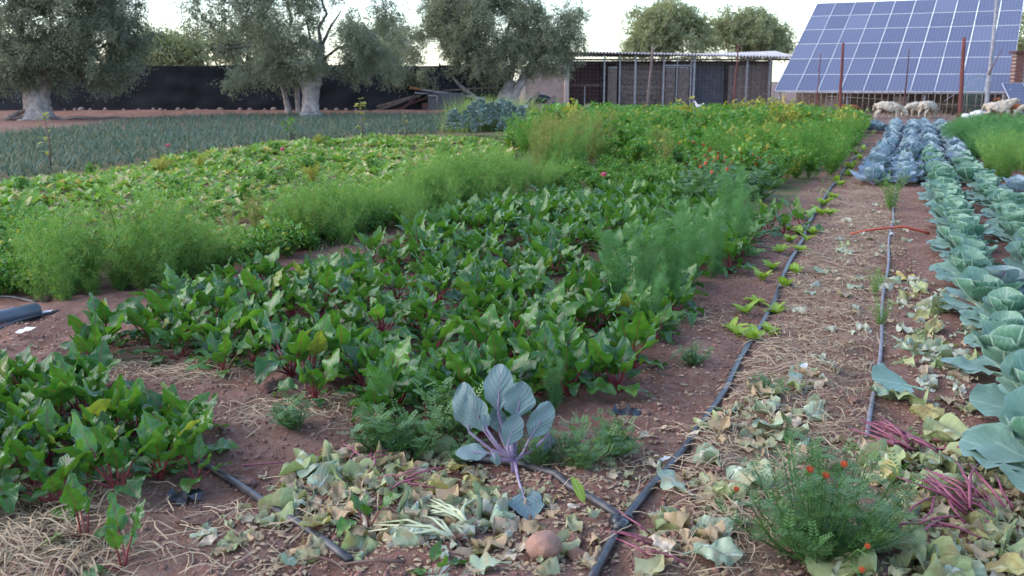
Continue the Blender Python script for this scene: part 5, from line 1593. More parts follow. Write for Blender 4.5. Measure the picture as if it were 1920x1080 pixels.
# trees beyond
for i, (px, L, Y, mat, lab, n_) in enumerate(((295, [(295, 95, 60, 35, 0, 2.0), (250, 105, 40, 28, 0, 1.5), (340, 100, 40, 30, 0, 1.5)], 56, 'far', 'pale grey-green scrub tree showing over the black fence between the olives', 150),
                                          (700, [(705, 80, 55, 40, 0, 2), (740, 110, 40, 30, 0, 1.5)], 58, 'olive', 'grey olive far behind the fence, between the middle and leaning olives', 110),
                                          (1240, [(1230, 60, 62, 45, 0, 2.2), (1180, 80, 38, 26, 0, 1.6), (1260, 35, 42, 30, 0, 1.6), (1285, 75, 50, 38, 0, 2), (1215, 30, 22, 22, 0, 1), (1310, 60, 26, 20, 0, 1)], 72, 'far', 'tall pale green tree rising behind the shed roof', 330),
                                          (1400, [(1400, 65, 60, 38, 0, 2.2), (1370, 50, 36, 26, 0, 1.6), (1440, 75, 42, 34, 0, 1.8), (1420, 40, 32, 20, 0, 1.4), (1470, 92, 26, 20, 0, 1.2)], 76, 'far', 'rounded grey-green tree behind the shed next to the solar array', 280),
                                          (1915, [(1912, 70, 30, 40, 0, 2)], 72, 'far', 'bit of a pale tree seen past the right end of the solar array', 60),
                                          (470, [(470, 80, 60, 40, 0, 2), (400, 95, 50, 35, 0, 2)], 60, 'olive', 'grey tree seen through the gaps of the middle olive', 110))):
    b = at(px, 200, Y); b[2] = 0
    top = at(px, 80, Y)
    tree('far_tree', tuple(b), [([(0, 0, -.1), (.05, 0, 1.2), (0, 0, 2.4), (0.1, 0, top[2])], [.32, .24, .2, .08], .06)], [((0, 0, 2), (1.2, 0, top[2]), .12, .03), ((0, 0, 2), (-1.3, 0, top[2] + .2), .12, .03)], lobes_px(L, Y, b), mat, lab, 20 + i, int(n_ * 1.2), 110, .20, .075, low='bark', shell=.4, gap=.22, clr=.5, droop=.1)

# ------------------------------------------------------------------ timber and sheet pile under the leaning olive
YP = 46.6
def bar(pa, pb, r_, mat, label, cat='plank', nm='plank', Y=YP, dy=0.0, w_=None, grp=None):
    a_, b_ = at(pa[0], pa[1], Y), at(pb[0], pb[1], Y + dy)
    G_ = Geo()
    d = b_ - a_
    L = np.linalg.norm(d)
    x = d / L
    y = np.cross([0, 0, 1.0], x); y /= np.linalg.norm(y)
    z = np.cross(x, y)
    Mx = np.stack([x, y, z], 1)
    G_.box((a_ + b_) / 2, (L, w_ or r_ * 2.4, r_ * 2), 0, Mx)
    return tag(G_.obj(nm, M[mat], smooth=False), label, cat, grp)
bar((768, 164), (885, 182), .055, 'wood_o', 'orange-brown plank, topmost of the timber pile, sticking out to one side', dy=.6)
bar((790, 168), (905, 184), .04, 'galv', 'pale thin batten lying on the topmost plank', dy=.6)
bar((778, 174), (812, 176), .035, 'galv', 'short pale end of a batten under the topmost plank', dy=.3)
bar((706, 200), (778, 180), .05, 'wood_d', 'dark brown beam sloping up to the pile, upper of two', dy=.2)
bar((688, 213), (790, 178), .055, 'wood', 'long greyish beam sloping from the ground to the pile', dy=.4)
bar((745, 213), (778, 184), .045, 'rust_d', 'reddish beam propped under the timber pile', dy=.2)
bar((725, 212), (800, 183), .05, 'rust_d', 'second reddish beam behind the propped one', Y=46.9)
bar((830, 170), (935, 163), .04, 'wood_d', 'dark pole crossing behind the leaning stems', Y=47.2)
bar((1010, 213), (1042, 180), .10, 'wood', 'thick pale post leaning in front of the black tyre', 'post', 'leaning_post', Y=46.2, w_=.2)
bar((980, 212), (1012, 172), .07, 'wood', 'thinner pale post leaning beside the olive stems', 'post', 'leaning_post', Y=46.2, w_=.15)
q = at(838, 200, 47.0)
ch = empty('scrap_box', (q[0], q[1], 0))
tag(ch, 'dark grey sheet metal box under the planks with a pale pipe frame', 'metal box')
M['sheet'] = plain('dark grey sheet metal', (.075, .07, .085), (.055, .05, .06), 4, .6, .3)
Geo().box((0, 0, .48), (1.7, .9, .96)).obj('body', M['sheet'], ch, smooth=False)
Geo().tube([(-.42, -.5, 0), (-.42, -.5, .78), (-.42, -.49, .82), (-.85, -.49, .84)], .03, 6).obj('pipe_frame', M['galv'], ch)
Geo().box((-.95, -.2, .25), (.35, .4, .5)).obj('crate', M['rust_d'], ch, smooth=False)
# big tyre leaning on the plaster wall
q = at(1010, 210, 47.6)
ty = empty('tyre', (q[0] + .1, q[1], -.02))
tag(ty, 'big black tractor tyre half sunk behind the leaning posts at the shed wall', 'tyre')
def ring(R, r_, n=40, m=10, sx=.6):
    th = np.linspace(0, 2 * math.pi, n, endpoint=False)
    ph = np.linspace(0, 2 * math.pi, m, endpoint=False)
    T, Pp = np.meshgrid(th, ph, indexing='ij')
    rr = R + r_ * np.cos(Pp)
    V = np.stack([rr * np.cos(T), r_ * np.sin(Pp) * 1.2, rr * np.sin(T)], -1).reshape(-1, 3)
    i, j = np.meshgrid(np.arange(n), np.arange(m), indexing='ij')
    F = np.stack([i * m + j, ((i + 1) % n) * m + j, ((i + 1) % n) * m + (j + 1) % m, i * m + (j + 1) % m], -1).reshape(-1, 4)
    return Geo().add(V, F)
ring(.72, .20).obj('tread', M['film'], ty)
ring(.52, .05).obj('bead', M['hose'], ty)
ring(.40, .035).obj('rim', M['galv'], ty)
Geo().box((0, .05, 0), (.7, .05, .25)).obj('disc', M['sheet'], ty, smooth=False)
ty.rotation_euler = (-.15, 0, -.1)

# ------------------------------------------------------------------ shed
YS = 53.0
sS = F_PX / YS
def sx(px): return (px - 960) * YS / F_PX / 1.0
def S3(px, py, dy=0.0):
    q = at(px, py, YS + dy)
    return q
xl, xr = S3(1060, 150)[0], S3(1482, 150)[0]
shed = empty('shed', (xl, YS, 0))
tag(shed, 'long open-fronted shed with mesh bays, wooden doors and a corrugated roof', 'shed')
def sb(c, d, nm, mat, par=None, Mx=None):
    o = Geo().box((c[0] - xl, c[1] - YS, c[2]), d, 0, Mx).obj(nm, M[mat], par or shed, smooth=False)
    return o
zl, zr_ = 3.02, 2.72
def eave(x): return zl + (zr_ - zl) * (x - xl) / (xr - xl)
sb((xl + .09, YS + .10, 1.47), (.22, .24, 2.94), 'corner_post', 'concrete')
sb((xl + .1, YS + 2.1, 1.45), (.18, 3.7, 2.9), 'side_wall', 'plaster')
sb(((xl + xr) / 2, YS + 3.9, 1.3), (xr - xl, .16, 2.6), 'rear_wall', 'wood_d')
sb(((xl + xr) / 2, YS + .05, .04), (xr - xl, .2, .14), 'threshold', 'concrete')
# board back panels close behind the mesh, with planks one by one in the middle bays
random.seed(47)
x0, x1 = S3(1166, 150)[0], S3(1298, 150)[0]
nb = 9
for r_i in range(nb):
    xx = x0
    while xx < x1 - .1:
        L = min(random.uniform(1.4, 2.6), x1 - xx)
        sb((xx + L / 2 - .005, YS + .75 + random.uniform(-.02, .02), .14 + r_i * .262), (L - .02, .03, .24), 'plank', random.choice(['wood_d', 'wood_d', 'wood']))
        xx += L
x0, x1 = S3(1300, 150)[0], S3(1366, 150)[0]
sb(((x0 + x1) / 2, YS + 1.1, 1.2), (x1 - x0, .05, 2.4), 'back_panel', 'sheet')
x0 = S3(1368, 150)[0]
for k in range(9):
    sb((x0 + .17 + k * .25, YS + .6 + random.uniform(-.02, .02), 1.22), (.23, .03, 2.3 + random.uniform(-.1, .05)), 'upright_board', random.choice(['wood', 'wood_d', 'wood_d']))
x0, x1 = xl + .3, S3(1130, 150)[0]
sb(((x0 + x1) / 2, YS + 1.6, 1.2), (x1 - x0, .05, 2.4), 'back_panel', 'rust_d')
sb(((x0 + x1) / 2, YS + .35, 1.28), (x1 - x0, .05, .05), 'rail', 'wood')
sb((x0 + .75, YS + .3, .62), (.06, .06, 1.2), 'stud', 'galv')
for px, w_, mat in ((1133, .085, 'galv'), (1162, .07, 'galv'), (1191, .10, 'galv'), (1244, .085, 'galv'), (1269, .055, 'galv'), (1295, .06, 'galv'), (1301, .10, 'galv'), (1400, .08, 'galv'), (1443, .09, 'galv')):
    x = S3(px, 150)[0]
    h_ = eave(x) - .12
    sb((x, YS, h_ / 2), (w_, w_, h_), 'post', mat)
for a_, b_ in ((1140, 1157), (1249, 1266), (1272, 1292)):
    xa, xb = S3(a_, 150)[0], S3(b_, 150)[0]
    d_ = empty('door', (0, 0, 0)); d_.parent = shed
    mat = 'wood' if a_ == 1140 else 'wood_d'
    sb(((xa + xb) / 2, YS + .10, 1.15), (xb - xa, .03, 2.15), 'leaf_board', mat, d_)
    for z in (.1, 1.16, 2.2):
        sb(((xa + xb) / 2, YS + .06, z), (xb - xa, .04, .07), 'rail', 'galv' if z > 2 else 'wood', d_)
    for z0, z1 in ((.15, 1.1), (1.22, 2.15)):
        for sg in (-1, 1):
            W_, Hh = xb - xa, z1 - z0
            an = math.atan2(Hh, W_) * sg
            Mx = np.array([[math.cos(an), 0, -math.sin(an)], [0, 1, 0], [math.sin(an), 0, math.cos(an)]])
            sb(((xa + xb) / 2, YS + .072 + .008 * sg, (z0 + z1) / 2), (math.hypot(W_, Hh) * .95, .018, .06), 'brace', 'wood', d_, Mx)
xa, xb = S3(1244, 150)[0], S3(1301, 150)[0]
sb(((xa + xb) / 2, YS, 2.30), (xb - xa, .06, .06), 'lintel', 'galv')
sb(((xl + xr) / 2, YS + .02, 2.60), (xr - xl, .08, .10), 'eave_beam', 'wood_d')
# mesh wires across the bays
G_ = Geo()
for z in np.arange(.2, 2.6, .2):
    G_.box(((xr - xl) / 2, .04, z), (xr - xl, .004, .004))
for x in np.arange(.3, xr - xl, .2):
    G_.box((x, .046, 1.3), (.004, .004, 2.5))
o = G_.obj('wire_mesh', M['galv'], shed, smooth=False)
o['kind'] = 'stuff'
# corrugated sheets
M['roof'] = plain('fibre cement roof', (.42, .40, .41), (.30, .285, .29), 5, .8, .2)
ns = 11
for k in range(ns):
    xa = xl - .25 + (xr - xl + .35) * k / ns
    xb = xl - .25 + (xr - xl + .35) * (k + 1) / ns + .05
    n = 24
    u = np.linspace(xa, xb, n * 2 + 1)
    V, F = [], []
    for yy, dz in ((-.35, 0), (4.2, .50)):
        for th in (0, -.035):
            for x in u:
                V.append((x - xl, yy + (.0), eave(x) + dz * (-.25 + 1.05 * max(0, (x - xl) / (xr - xl)) ** 1.5) + .05 * math.sin(x * 2 * math.pi / .17) + th + .003 * (k % 2)))
    m = len(u)
    for i in range(m - 1):
        F += [(i, i + 1, 2 * m + i + 1, 2 * m + i), (m + i + 1, m + i, 3 * m + i, 3 * m + i + 1), (i + 1, i, m + i, m + i + 1)]
    Geo().add(V, F).obj('roof_sheet', M['roof'], shed)
# plaster wall stub beside the shed
pw = Geo().box(((S3(985, 150)[0] + xl - .06) / 2, YS + .25, 1.05), (xl - .06 - S3(985, 150)[0], .22, 2.3))
tag(pw.obj('plaster_wall', M['plaster'], smooth=False), 'rough pinkish plaster wall between the leaning olive and the shed', 'wall')
# poles standing free before the shed
def pole(pa, pb, Y, r0, r1, mat, label, nm='pole', cat='pole', kn=3, grp=None):
    a_, b_ = at(pa[0], pa[1], Y), at(pb[0], pb[1], Y)
    if pa[1] > 195: a_[2] = -.1
    P, R = limb(a_, b_, (0, 0, 0), r0, r1, 8, int(pa[0]))
    q_ = np.linspace(0, 1, 8)[:, None]
    P = (np.array(a_) * (1 - q_) + np.array(b_) * q_) * .82 + P * .18
    return tag(Geo().tube(P, R, 7).obj(nm, M[mat]), label, cat, grp)
pole((1213, 213), (1224, 86), 50.5, .075, .065, 'wood', 'pale wooden pole leaning before the shed and rising above its roof')
pole((1374, 214), (1385, 82), 49, .06, .03, 'rust', 'rusty stake with an orange tip in front of the shed', 'rusty_stake', 'stake')
pole((1573, 225), (1581, 80), 42, .075, .055, 'rust', 'red-brown steel post between the brown dog and the array', 'steel_post', 'post')
pole((1799, 226), (1808, 70), 41, .095, .07, 'rust', 'thick red steel post beside the standing sheep', 'steel_post', 'post')
pole((1693, 215), (1705, 92), 44, .045, .02, 'rust_d', 'thin dark stick in front of the middle of the array', 'stick', 'stick')
pole((1530, 200), (1539, 100), 44.5, .03, .02, 'rust', 'faint thin red rod before the lower corner of the array', 'rod', 'rod')
pole((1850, 205), (1872, -30), 42.0, .10, .06, 'galv', 'tall pale mast rising past the top of the solar array', 'mast', 'mast')
pole((1853, 140), (1880, 90), 41.9, .03, .012, 'twig', 'bare twig sticking out from the tall mast', 'twig', 'twig')
pole((1770, 190), (1852, 135), 42.3, .012, .012, 'galv', 'guy wire slanting up to the tall mast', 'wire', 'wire')

# ------------------------------------------------------------------ solar array
TH, TI, PW, PH = math.radians(-27.7), math.radians(27.4), 10.16, 10.06
base = np.array([12.607, 48.183, 1.03])
u_ = np.array([math.cos(TH), math.sin(TH), 0])
h_ = np.array([-math.sin(TH), math.cos(TH), 0])
v_ = h_ * math.cos(TI) + np.array([0, 0, 1]) * math.sin(TI)
n_ = np.cross(u_, v_)
arr = empty('solar_array', tuple(base * np.array([1, 1, 0])))
tag(arr, 'big tilted array of blue solar panels on a frame above the sheep', 'solar array')
t = NT('solar glass')
u, v = t.uv()
def grid_line(x, n, wd):
    q = t.math('ABSOLUTE', t.math('SUBTRACT', t.math('FRACT', t.math('MULTIPLY', x, n)), .5))
    return t.ramp(q, .5 - wd * 1.3, .5 - wd * .7)
ln = t.math('MAXIMUM', t.math('MULTIPLY', grid_line(u, 6, .05), .8), t.math('MULTIPLY', grid_line(v, 10, .05), .5))
bus = t.math('MULTIPLY', grid_line(u, 18, .06), .35)
rr = t.n('ObjectInfo').outputs['Random']
cellc = t.mix(rr, (.062, .066, .108), (.082, .086, .132))
pal = t.math('MULTIPLY', t.math('GREATER_THAN', rr, .90), .35)
cellc = t.mix(pal, cellc, (.12, .13, .19))
colr = t.mix(t.math('MAXIMUM', ln, bus), cellc, (.20, .21, .28))
b_ = t.bsdf(colr, .3, .35)
b_.inputs['Coat Weight'].default_value = .0
b_.inputs['Coat Roughness'].default_value = .08
M['solar'] = t.done(b_)
M['alu'] = plain('aluminium frame', (.50, .50, .54), (.42, .42, .46), 4, .45, .5)
w1, h1 = PW / 10, PH / 6
gp_ = .008
G_ = Geo()
a_, b2_ = w1 / 2 - gp_, h1 / 2 - gp_
fr = .014
G_.add([(-a_ + fr, -b2_ + fr, .004), (a_ - fr, -b2_ + fr, .004), (a_ - fr, b2_ - fr, .004), (-a_ + fr, b2_ - fr, .004)], [(0, 1, 2, 3)], [(0, 0), (1, 0), (1, 1), (0, 1)], 0)
GLASS = G_.mesh('glass', [M['solar']], False)
G_ = Geo()
for c, d in (((0, -b2_ + fr / 2, 0), (2 * a_, fr, .04)), ((0, b2_ - fr / 2, 0), (2 * a_, fr, .04)), ((-a_ + fr / 2, 0, 0), (fr, 2 * b2_ - 2 * fr, .04)), ((a_ - fr / 2, 0, 0), (fr, 2 * b2_ - 2 * fr, .04))):
    G_.box(c, d)
G_.box((0, 0, -.012), (2 * a_ - 2 * fr, 2 * b2_ - 2 * fr, .008))
FRAME = G_.mesh('solar panel', [M['alu']], False)
R3 = Matrix(((u_[0], v_[0], n_[0]), (u_[1], v_[1], n_[1]), (u_[2], v_[2], n_[2]))).to_euler()
off0 = base * np.array([1, 1, 0])
for i in range(10):
    for j in range(6):
        c = base + u_ * (i + .5) * w1 + v_ * (j + .5) * h1 - off0
        p_ = put('solar_panel', FRAME, arr, tuple(c), R3)
        put('glass', GLASS, p_)
def abar(a_, b_, r_, nm, mat='galv'):
    return Geo().tube([np.array(a_) - off0, np.array(b_) - off0], r_, 6).obj(nm, M[mat], arr)
for q in (.02, .33, .66, .98):
    s0 = base + u_ * PW * q
    for k, f_ in ((.02, 0), (.5, 0), (.98, 0)):
        p0 = s0 + v_ * PH * k - n_ * .14
        abar((p0[0], p0[1], -.1), p0, .05, 'leg', 'galv')
    abar(s0 - n_ * .10, s0 + v_ * PH - n_ * .10, .045, 'rafter')
for k in (.02, .25, .5, .75, .98):
    s0 = base + v_ * PH * k - n_ * .05
    abar(s0, s0 + u_ * PW, .035, 'purlin')
# pole pen under the lower edge
pen = empty('pen_fence', tuple(off0))
tag(pen, 'row of thin pale uprights closing the pen under the solar array', 'fence')
random.seed(53)
for k in range(38):
    q = (k + random.uniform(-.2, .2)) / 37.0
    p0 = base + u_ * PW * np.clip(q, 0, 1) - h_ * .12
    hh = base[2] + random.uniform(-.12, .06)
    o = Geo().tube([(p0[0] - off0[0], p0[1] - off0[1], -.1), (p0[0] - off0[0] + random.uniform(-.04, .04), p0[1] - off0[1], hh)], random.uniform(.014, .024), 5).obj('upright', M['wood'], pen)
for z, q0, q1 in ((.35, 0, .35), (.80, .25, .5), (.55, .5, .95), (.98, 0, 1)):
    p0, p1 = base + u_ * PW * q0 - h_ * .08 - off0, base + u_ * PW * q1 - h_ * .08 - off0
    Geo().tube([(p0[0], p0[1], z), (p1[0], p1[1], z - .12 if z < .9 else z - .03)], .022, 5).obj('rail', M['wood' if z < .9 else 'galv'], pen)
gw = []
M['brick'] = plain('mud brick', (.21, .135, .11), (.15, .095, .08), 3, .95, .1, bump=.5)
p0, p1 = base + u_ * .3 + h_ * 3.4, base + u_ * 9.8 + h_ * 3.4
c = (p0 + p1) / 2
MxU = np.stack([u_, h_, [0, 0, 1]], 1)
tag(Geo().box((c[0], c[1], .45), (9.4, .25, 1.0), 0, MxU).obj('shade_fill_wall', M['wood_d'], smooth=False), 'low dark wall added to fill the shadowed space under the solar array', 'wall')  # dark wall put in to stand for the shadow beneath the panels
for q, s_, mt, lab in ((2.6, (.8, .5, .7), 'stone', 'pale block under the array behind the brown dog'), (5.6, (.5, .5, .8), 'stone', 'whitish drum-like block under the array behind the grazing sheep'), (7.4, (1.6, .06, .22), 'wood', 'weathered board under the array behind the joined sheep')):
    p0 = base + u_ * q + h_ * 1.2
    tag(Geo().box((p0[0], p0[1], s_[2] / 2 + (.3 if mt == 'wood' else 0)), s_, 0, MxU).obj('block' if mt == 'stone' else 'board', M[mt], smooth=False), lab, 'block' if mt == 'stone' else 'board')
# green mesh gate standing before the array
t = NT('green mesh')
M['greenmesh'] = plain('green wire', (.13, .24, .22), (.10, .18, .17), 6, .6, .3)
q = at(1828, 205, 42.6)
gt = empty('mesh_gate', (q[0], q[1], 0))
tag(gt, 'pale green wire gate with an arched top standing before the array beside the mast', 'gate')
W_ = 1.0
P_ = [(-W_ / 2, 0, 0), (-W_ / 2, 0, 1.5), (-W_ * .38, 0, 1.66), (0, 0, 1.74), (W_ * .38, 0, 1.66), (W_ / 2, 0, 1.5), (W_ / 2, 0, 0)]
Geo().tube(P_, .02, 6).obj('frame', M['greenmesh'], gt)
G_ = Geo()
for x in np.arange(-.42, .45, .07): G_.tube([(x, 0, .03), (x, 0, 1.64 - x * x * .6)], .004, 4)
for z in np.arange(.1, 1.6, .09): G_.tube([(-W_ / 2, .006, z), (W_ / 2, .006, z)], .004, 4)
o = G_.obj('wire_mesh', M['greenmesh'], gt)
o['kind'] = 'stuff'
# brick pier and second array at the edge
q = at(1905, 150, 43.0)
pr_ = empty('brick_pier', (q[0], q[1], 0))
tag(pr_, 'reddish brick pier with a flat cap past the end of the solar array', 'pier')
M['brick_red'] = plain('red brick', (.18, .075, .06), (.12, .05, .045), 6, .9, .1, bump=.3)
M['mortar'] = plain('mortar', (.30, .25, .22), (.22, .18, .16), 6, .95, .1)
Geo().box((0, 0, 1.33), (.33, .33, 2.66)).obj('core', M['mortar'], pr_, smooth=False)
BR = Geo().box((0, 0, 0), (.175, .36, .062)).mesh('brick', [M['brick_red']], False)
for k in range(34):
    for i in range(2):
        put('brick', BR, pr_, ((i - .5) * .185 + (.02 if k % 2 else -.02), random.uniform(-.006, .006), .06 + k * .077))
Geo().box((.1, 0, 2.70), (.75, .6, .10)).obj('cap', M['rust_d'], pr_, smooth=False)
q = at(1932, 150, 43.0)
bd = empty('cabin', (q[0], q[1], 0))
tag(bd, 'edge of a small cabin with a light blue window beyond the brick pier', 'cabin')
M['blueglass'] = plain('light blue panel', (.34, .46, .62), (.30, .42, .58), 3, .3, .5)
Geo().box((.35, .4, 1.3), (1.2, .3, 2.6)).obj('wall', M['concrete'], bd, smooth=False)
wf = Geo().box((.25, .22, 2.05), (.8, .06, .95)).obj('window', M['galv'], bd, smooth=False)
Geo().box((.25, .18, 2.05), (.7, .02, .85)).obj('pane', M['blueglass'], wf, smooth=False)
p2 = at(1893, 196, 41.5)
sp2 = empty('leaning_solar_array', (p2[0], p2[1], 0))
tag(sp2, 'single grey-blue panel leaning at the edge of the yard behind the sheep', 'solar panel')
for i in range(2):
    o = put('panel', FRAME, sp2, (.62 + i * 1.02, .45, .78), (math.radians(50), 0, math.radians(12)))
    put('glass', GLASS, o)
Geo().tube([(.3, .6, 0), (.3, .7, 1.2)], .03, 6).obj('leg', M['galv'], sp2)

# ------------------------------------------------------------------ animals
def skin_body(name, J, E, mat, sub=2, wool=0.0, seed=0):
    """one continuous body grown over a skeleton; J: {joint: (x, y, z, r)}"""
    me = bpy.data.meshes.new(name)
    keys = list(J)
    me.from_pydata([J[k][:3] for k in keys], [(keys.index(a), keys.index(b)) for a, b in E], [])
    o = bpy.data.objects.new(name, me)
    COL.objects.link(o)
    md = o.modifiers.new('skin', 'SKIN')
    for i, k in enumerate(keys):
        sv = me.skin_vertices[0].data[i]
        r_ = J[k][3]
        sv.radius = (r_, r_) if np.isscalar(r_) else r_
        sv.use_root = (i == 0)
    md.use_smooth_shade = True
    m2 = o.modifiers.new('sub', 'SUBSURF')
    m2.levels = m2.render_levels = sub
    dg = bpy.context.evaluated_depsgraph_get()
    ev = o.evaluated_get(dg)
    me2 = bpy.data.meshes.new_from_object(ev)
    bpy.data.objects.remove(o)
    if wool:
        me2.update()
        co = np.zeros(len(me2.vertices) * 3)
        no = np.zeros(len(me2.vertices) * 3)
        me2.vertices.foreach_get('co', co)
        me2.vertices.foreach_get('normal', no)
        co, no = co.reshape(-1, 3), no.reshape(-1, 3)
        thick = np.clip((co[:, 2] - .30) / .12, 0, 1) * np.clip((.52 - co[:, 0]) / .1, 0.15, 1)
        co += no * (wool * thick * (vnoise(co[:, 0] * 16 + seed, co[:, 2] * 16 + co[:, 1] * 11, 4) + .6 * vnoise(co[:, 0] * 34, co[:, 2] * 34 + co[:, 1] * 29, 7)))[:, None]
        me2.vertices.foreach_set('co', co.ravel())
        me2.update()
    me2.name = name
    me2.materials.clear()
    me2.materials.append(M[mat])
    me2.polygons.foreach_set('use_smooth', [True] * len(me2.polygons))
    return me2
def quad(head, back=.62, L=.50, body=.22, leg=.055, neck_r=.11, tail=True, woolly=True):
    J = {'pelvis': (-L * .75, 0, back - body * .75, body * .95), 'belly': (0, 0, back - body * .95, body * 1.05), 'chest': (L * .72, 0, back - body * .85, body * .92)}
    E = [('pelvis', 'belly'), ('belly', 'chest')]
    nx_, nz_ = L * 1.05, back - body * .35
    hx, hz, mx, mz = head
    J['neck'] = ((nx_ + hx) / 2 * .97, 0, (nz_ + hz) / 2, neck_r)
    J['head'] = (hx, 0, hz, neck_r * .80)
    J['muzzle'] = (mx, 0, mz, neck_r * .50)
    E += [('chest', 'neck'), ('neck', 'head'), ('head', 'muzzle')]
    for s_, sd in (('a', 1), ('b', -1)):
        y = body * .52 * sd
        J['hip' + s_] = (-L * .80, y, back * .62, leg * 2.1)
        J['stifle' + s_] = (-L * .62, y * 1.1, back * .47, leg * 1.5)
        J['hock' + s_] = (-L * .98, y * 1.05, back * .30, leg * .75)
        J['hoof' + s_] = (-L * .90, y * 1.05, .02, leg * .7)
        E += [('pelvis', 'hip' + s_), ('hip' + s_, 'stifle' + s_), ('stifle' + s_, 'hock' + s_), ('hock' + s_, 'hoof' + s_)]
        J['shoulder' + s_] = (L * .72, y, back * .55, leg * 1.7)
        J['knee' + s_] = (L * .76, y, back * .30, leg * .8)
        J['foot' + s_] = (L * .74, y, .02, leg * .72)
        E += [('chest', 'shoulder' + s_), ('shoulder' + s_, 'knee' + s_), ('knee' + s_, 'foot' + s_)]
    if tail:
        J['tail'] = (-L * 1.1, 0, back - body * .6, leg * .9)
        J['tailtip'] = (-L * 1.22, 0, back * .45, leg * .6)
        E += [('pelvis', 'tail'), ('tail', 'tailtip')]
    return J, E
M['fleece'] = plain('dirty white fleece', (.45, .385, .31), (.30, .25, .195), 7, .95, .1, bump=.6)
M['dogfur'] = plain('red-brown fur', (.22, .085, .035), (.12, .045, .025), 8, .9, .15, bump=.4)
M['tanfur'] = plain('tan fur', (.48, .34, .16), (.36, .24, .11), 8, .9, .15, bump=.4)
M['dark'] = plain('dark muzzle', (.02, .017, .016), (.05, .04, .035), 9, .6, .3)
M['whitefur'] = plain('white feathers', (.66, .60, .56), (.55, .50, .46), 9, .9, .1, bump=.3)
def ears(t_, hx, hz, y, mat, r_=.05, dn=-.05):
    for sd in (-1, 1):
        e_ = Geo().tube([(hx - .02, sd * y * .7, hz + .03), (hx - .04, sd * (y + .05), hz + .02), (hx - .05, sd * (y + .11), hz + dn)], [r_ * .35, r_ * .6, r_ * .15], 6)
        e_.obj('ear', M[mat], t_)
def face(t_, hx, hz, mx, mz, y):
    for sd in (-1, 1):
        q = .35
        put('eye', EYE, t_, (hx * (1 - q) + mx * q, sd * y, hz * (1 - q) + mz * q + .02))
EYE = lump_mesh('eye', 'dark', 2, 1, 1, 0)
EYE.transform(Matrix.Scale(.014, 4))
def animal(nm, px, py, Y, rz, sc, label, cat, mat, head, wool=0, seed=0, dark_nose=False, **kw):
    q = at(px, py, Y)
    t_ = empty(nm, (q[0], Y, 0), rz)
    t_.scale = (sc,) * 3
    tag(t_, label, cat)
    J, E = quad(head, **kw)
    put('body', skin_body(nm + ' body', J, E, mat, 3 if wool > .02 else 2, wool, seed), t_)
    ears(t_, head[0], head[1], kw.get('neck_r', .11) * .8, mat)
    face(t_, *head, kw.get('neck_r', .11) * .72)
    if dark_nose:
        put('nose', EYE, t_, (head[2] + .03, 0, head[3]), sc=2.4)
    return t_
FAT = dict(back=.72, L=.46, body=.25, leg=.055, neck_r=.125)
animal('sheep', 1662, 224, 40.6, math.radians(-8), 1.0, 'cream sheep grazing with its head down, farther from the red post', 'sheep', 'fleece', (.66, .30, .78, .12), .04, 1, **FAT)
animal('sheep', 1738, 222, 41.4, math.radians(40), 1.0, 'cream sheep with raised back and head turned away, in front of its partner', 'sheep', 'fleece', (.66, .34, .78, .16), .04, 2, **FAT)
animal('sheep', 1718, 222, 42.0, math.radians(195), .95, 'cream sheep grazing half hidden behind the one with raised back', 'sheep', 'fleece', (.66, .28, .78, .10), .04, 3, **FAT)
sh = animal('sheep', 1868, 226, 39.6, math.radians(-12), 1.0, 'standing cream sheep with raised dark-marked head beside the red steel post', 'sheep', 'fleece', (.64, .80, .80, .70), .04, 4, True, **FAT)
animal('sheep', 1938, 226, 39.8, math.radians(175), 1.0, 'cream sheep at the edge, only its rump in view', 'sheep', 'fleece', (.66, .30, .78, .12), .04, 5, **FAT)
DOG = dict(back=.56, L=.36, body=.13, leg=.04, neck_r=.075)
animal('dog', 1893, 220, 40.4, math.radians(170), 1.15, 'orange-brown goat-like animal behind the standing sheep', 'animal', 'dogfur', (.46, .70, .60, .64), .006, 6, **DOG)
# sitting dogs: upright chest, haunches on the ground
def sitting(px, py, Y, rz, sc, label, mat):
    q = at(px, py, Y)
    t_ = empty('dog', (q[0], Y, 0), rz)
    t_.scale = (sc,) * 3
    tag(t_, label, 'dog')
    J = {'pelvis': (-.18, 0, .15, .14), 'back': (-.02, 0, .34, .145), 'chest': (.10, 0, .50, .125), 'neck': (.15, 0, .66, .085), 'head': (.20, 0, .76, .085), 'muzzle': (.33, 0, .73, .045), 'tail': (-.36, 0, .06, .04), 'tailtip': (-.52, .1, .04, .02)}
    E = [('pelvis', 'back'), ('back', 'chest'), ('chest', 'neck'), ('neck', 'head'), ('head', 'muzzle'), ('pelvis', 'tail'), ('tail', 'tailtip')]
    for s_, sd in (('a', 1), ('b', -1)):
        J['knee' + s_] = (.04, .13 * sd, .20, .07); J['paw' + s_] = (.14, .14 * sd, .03, .04)
        J['elbow' + s_] = (.14, .08 * sd, .32, .05); J['hand' + s_] = (.18, .08 * sd, .02, .035)
        E += [('pelvis', 'knee' + s_), ('knee' + s_, 'paw' + s_), ('chest', 'elbow' + s_), ('elbow' + s_, 'hand' + s_)]
    put('body', skin_body('dog body', J, E, mat, 2, .006, 9), t_)
    for sd in (-1, 1):
        Geo().tube([(.17, sd * .05, .82), (.15, sd * .075, .88), (.16, sd * .09, .92)], [.035, .028, .006], 6).obj('ear', M[mat], t_)
    put('nose', EYE, t_, (.375, 0, .735), sc=1.8)
    face(t_, .20, .76, .33, .73, .06)
    return t_
animal('dog', 1588, 216, 43.2, math.radians(-25), .95, 'red-brown dog with a dark chest standing by the first steel post', 'dog', 'dogfur', (.46, .40, .60, .30), .004, 7, True, **DOG)
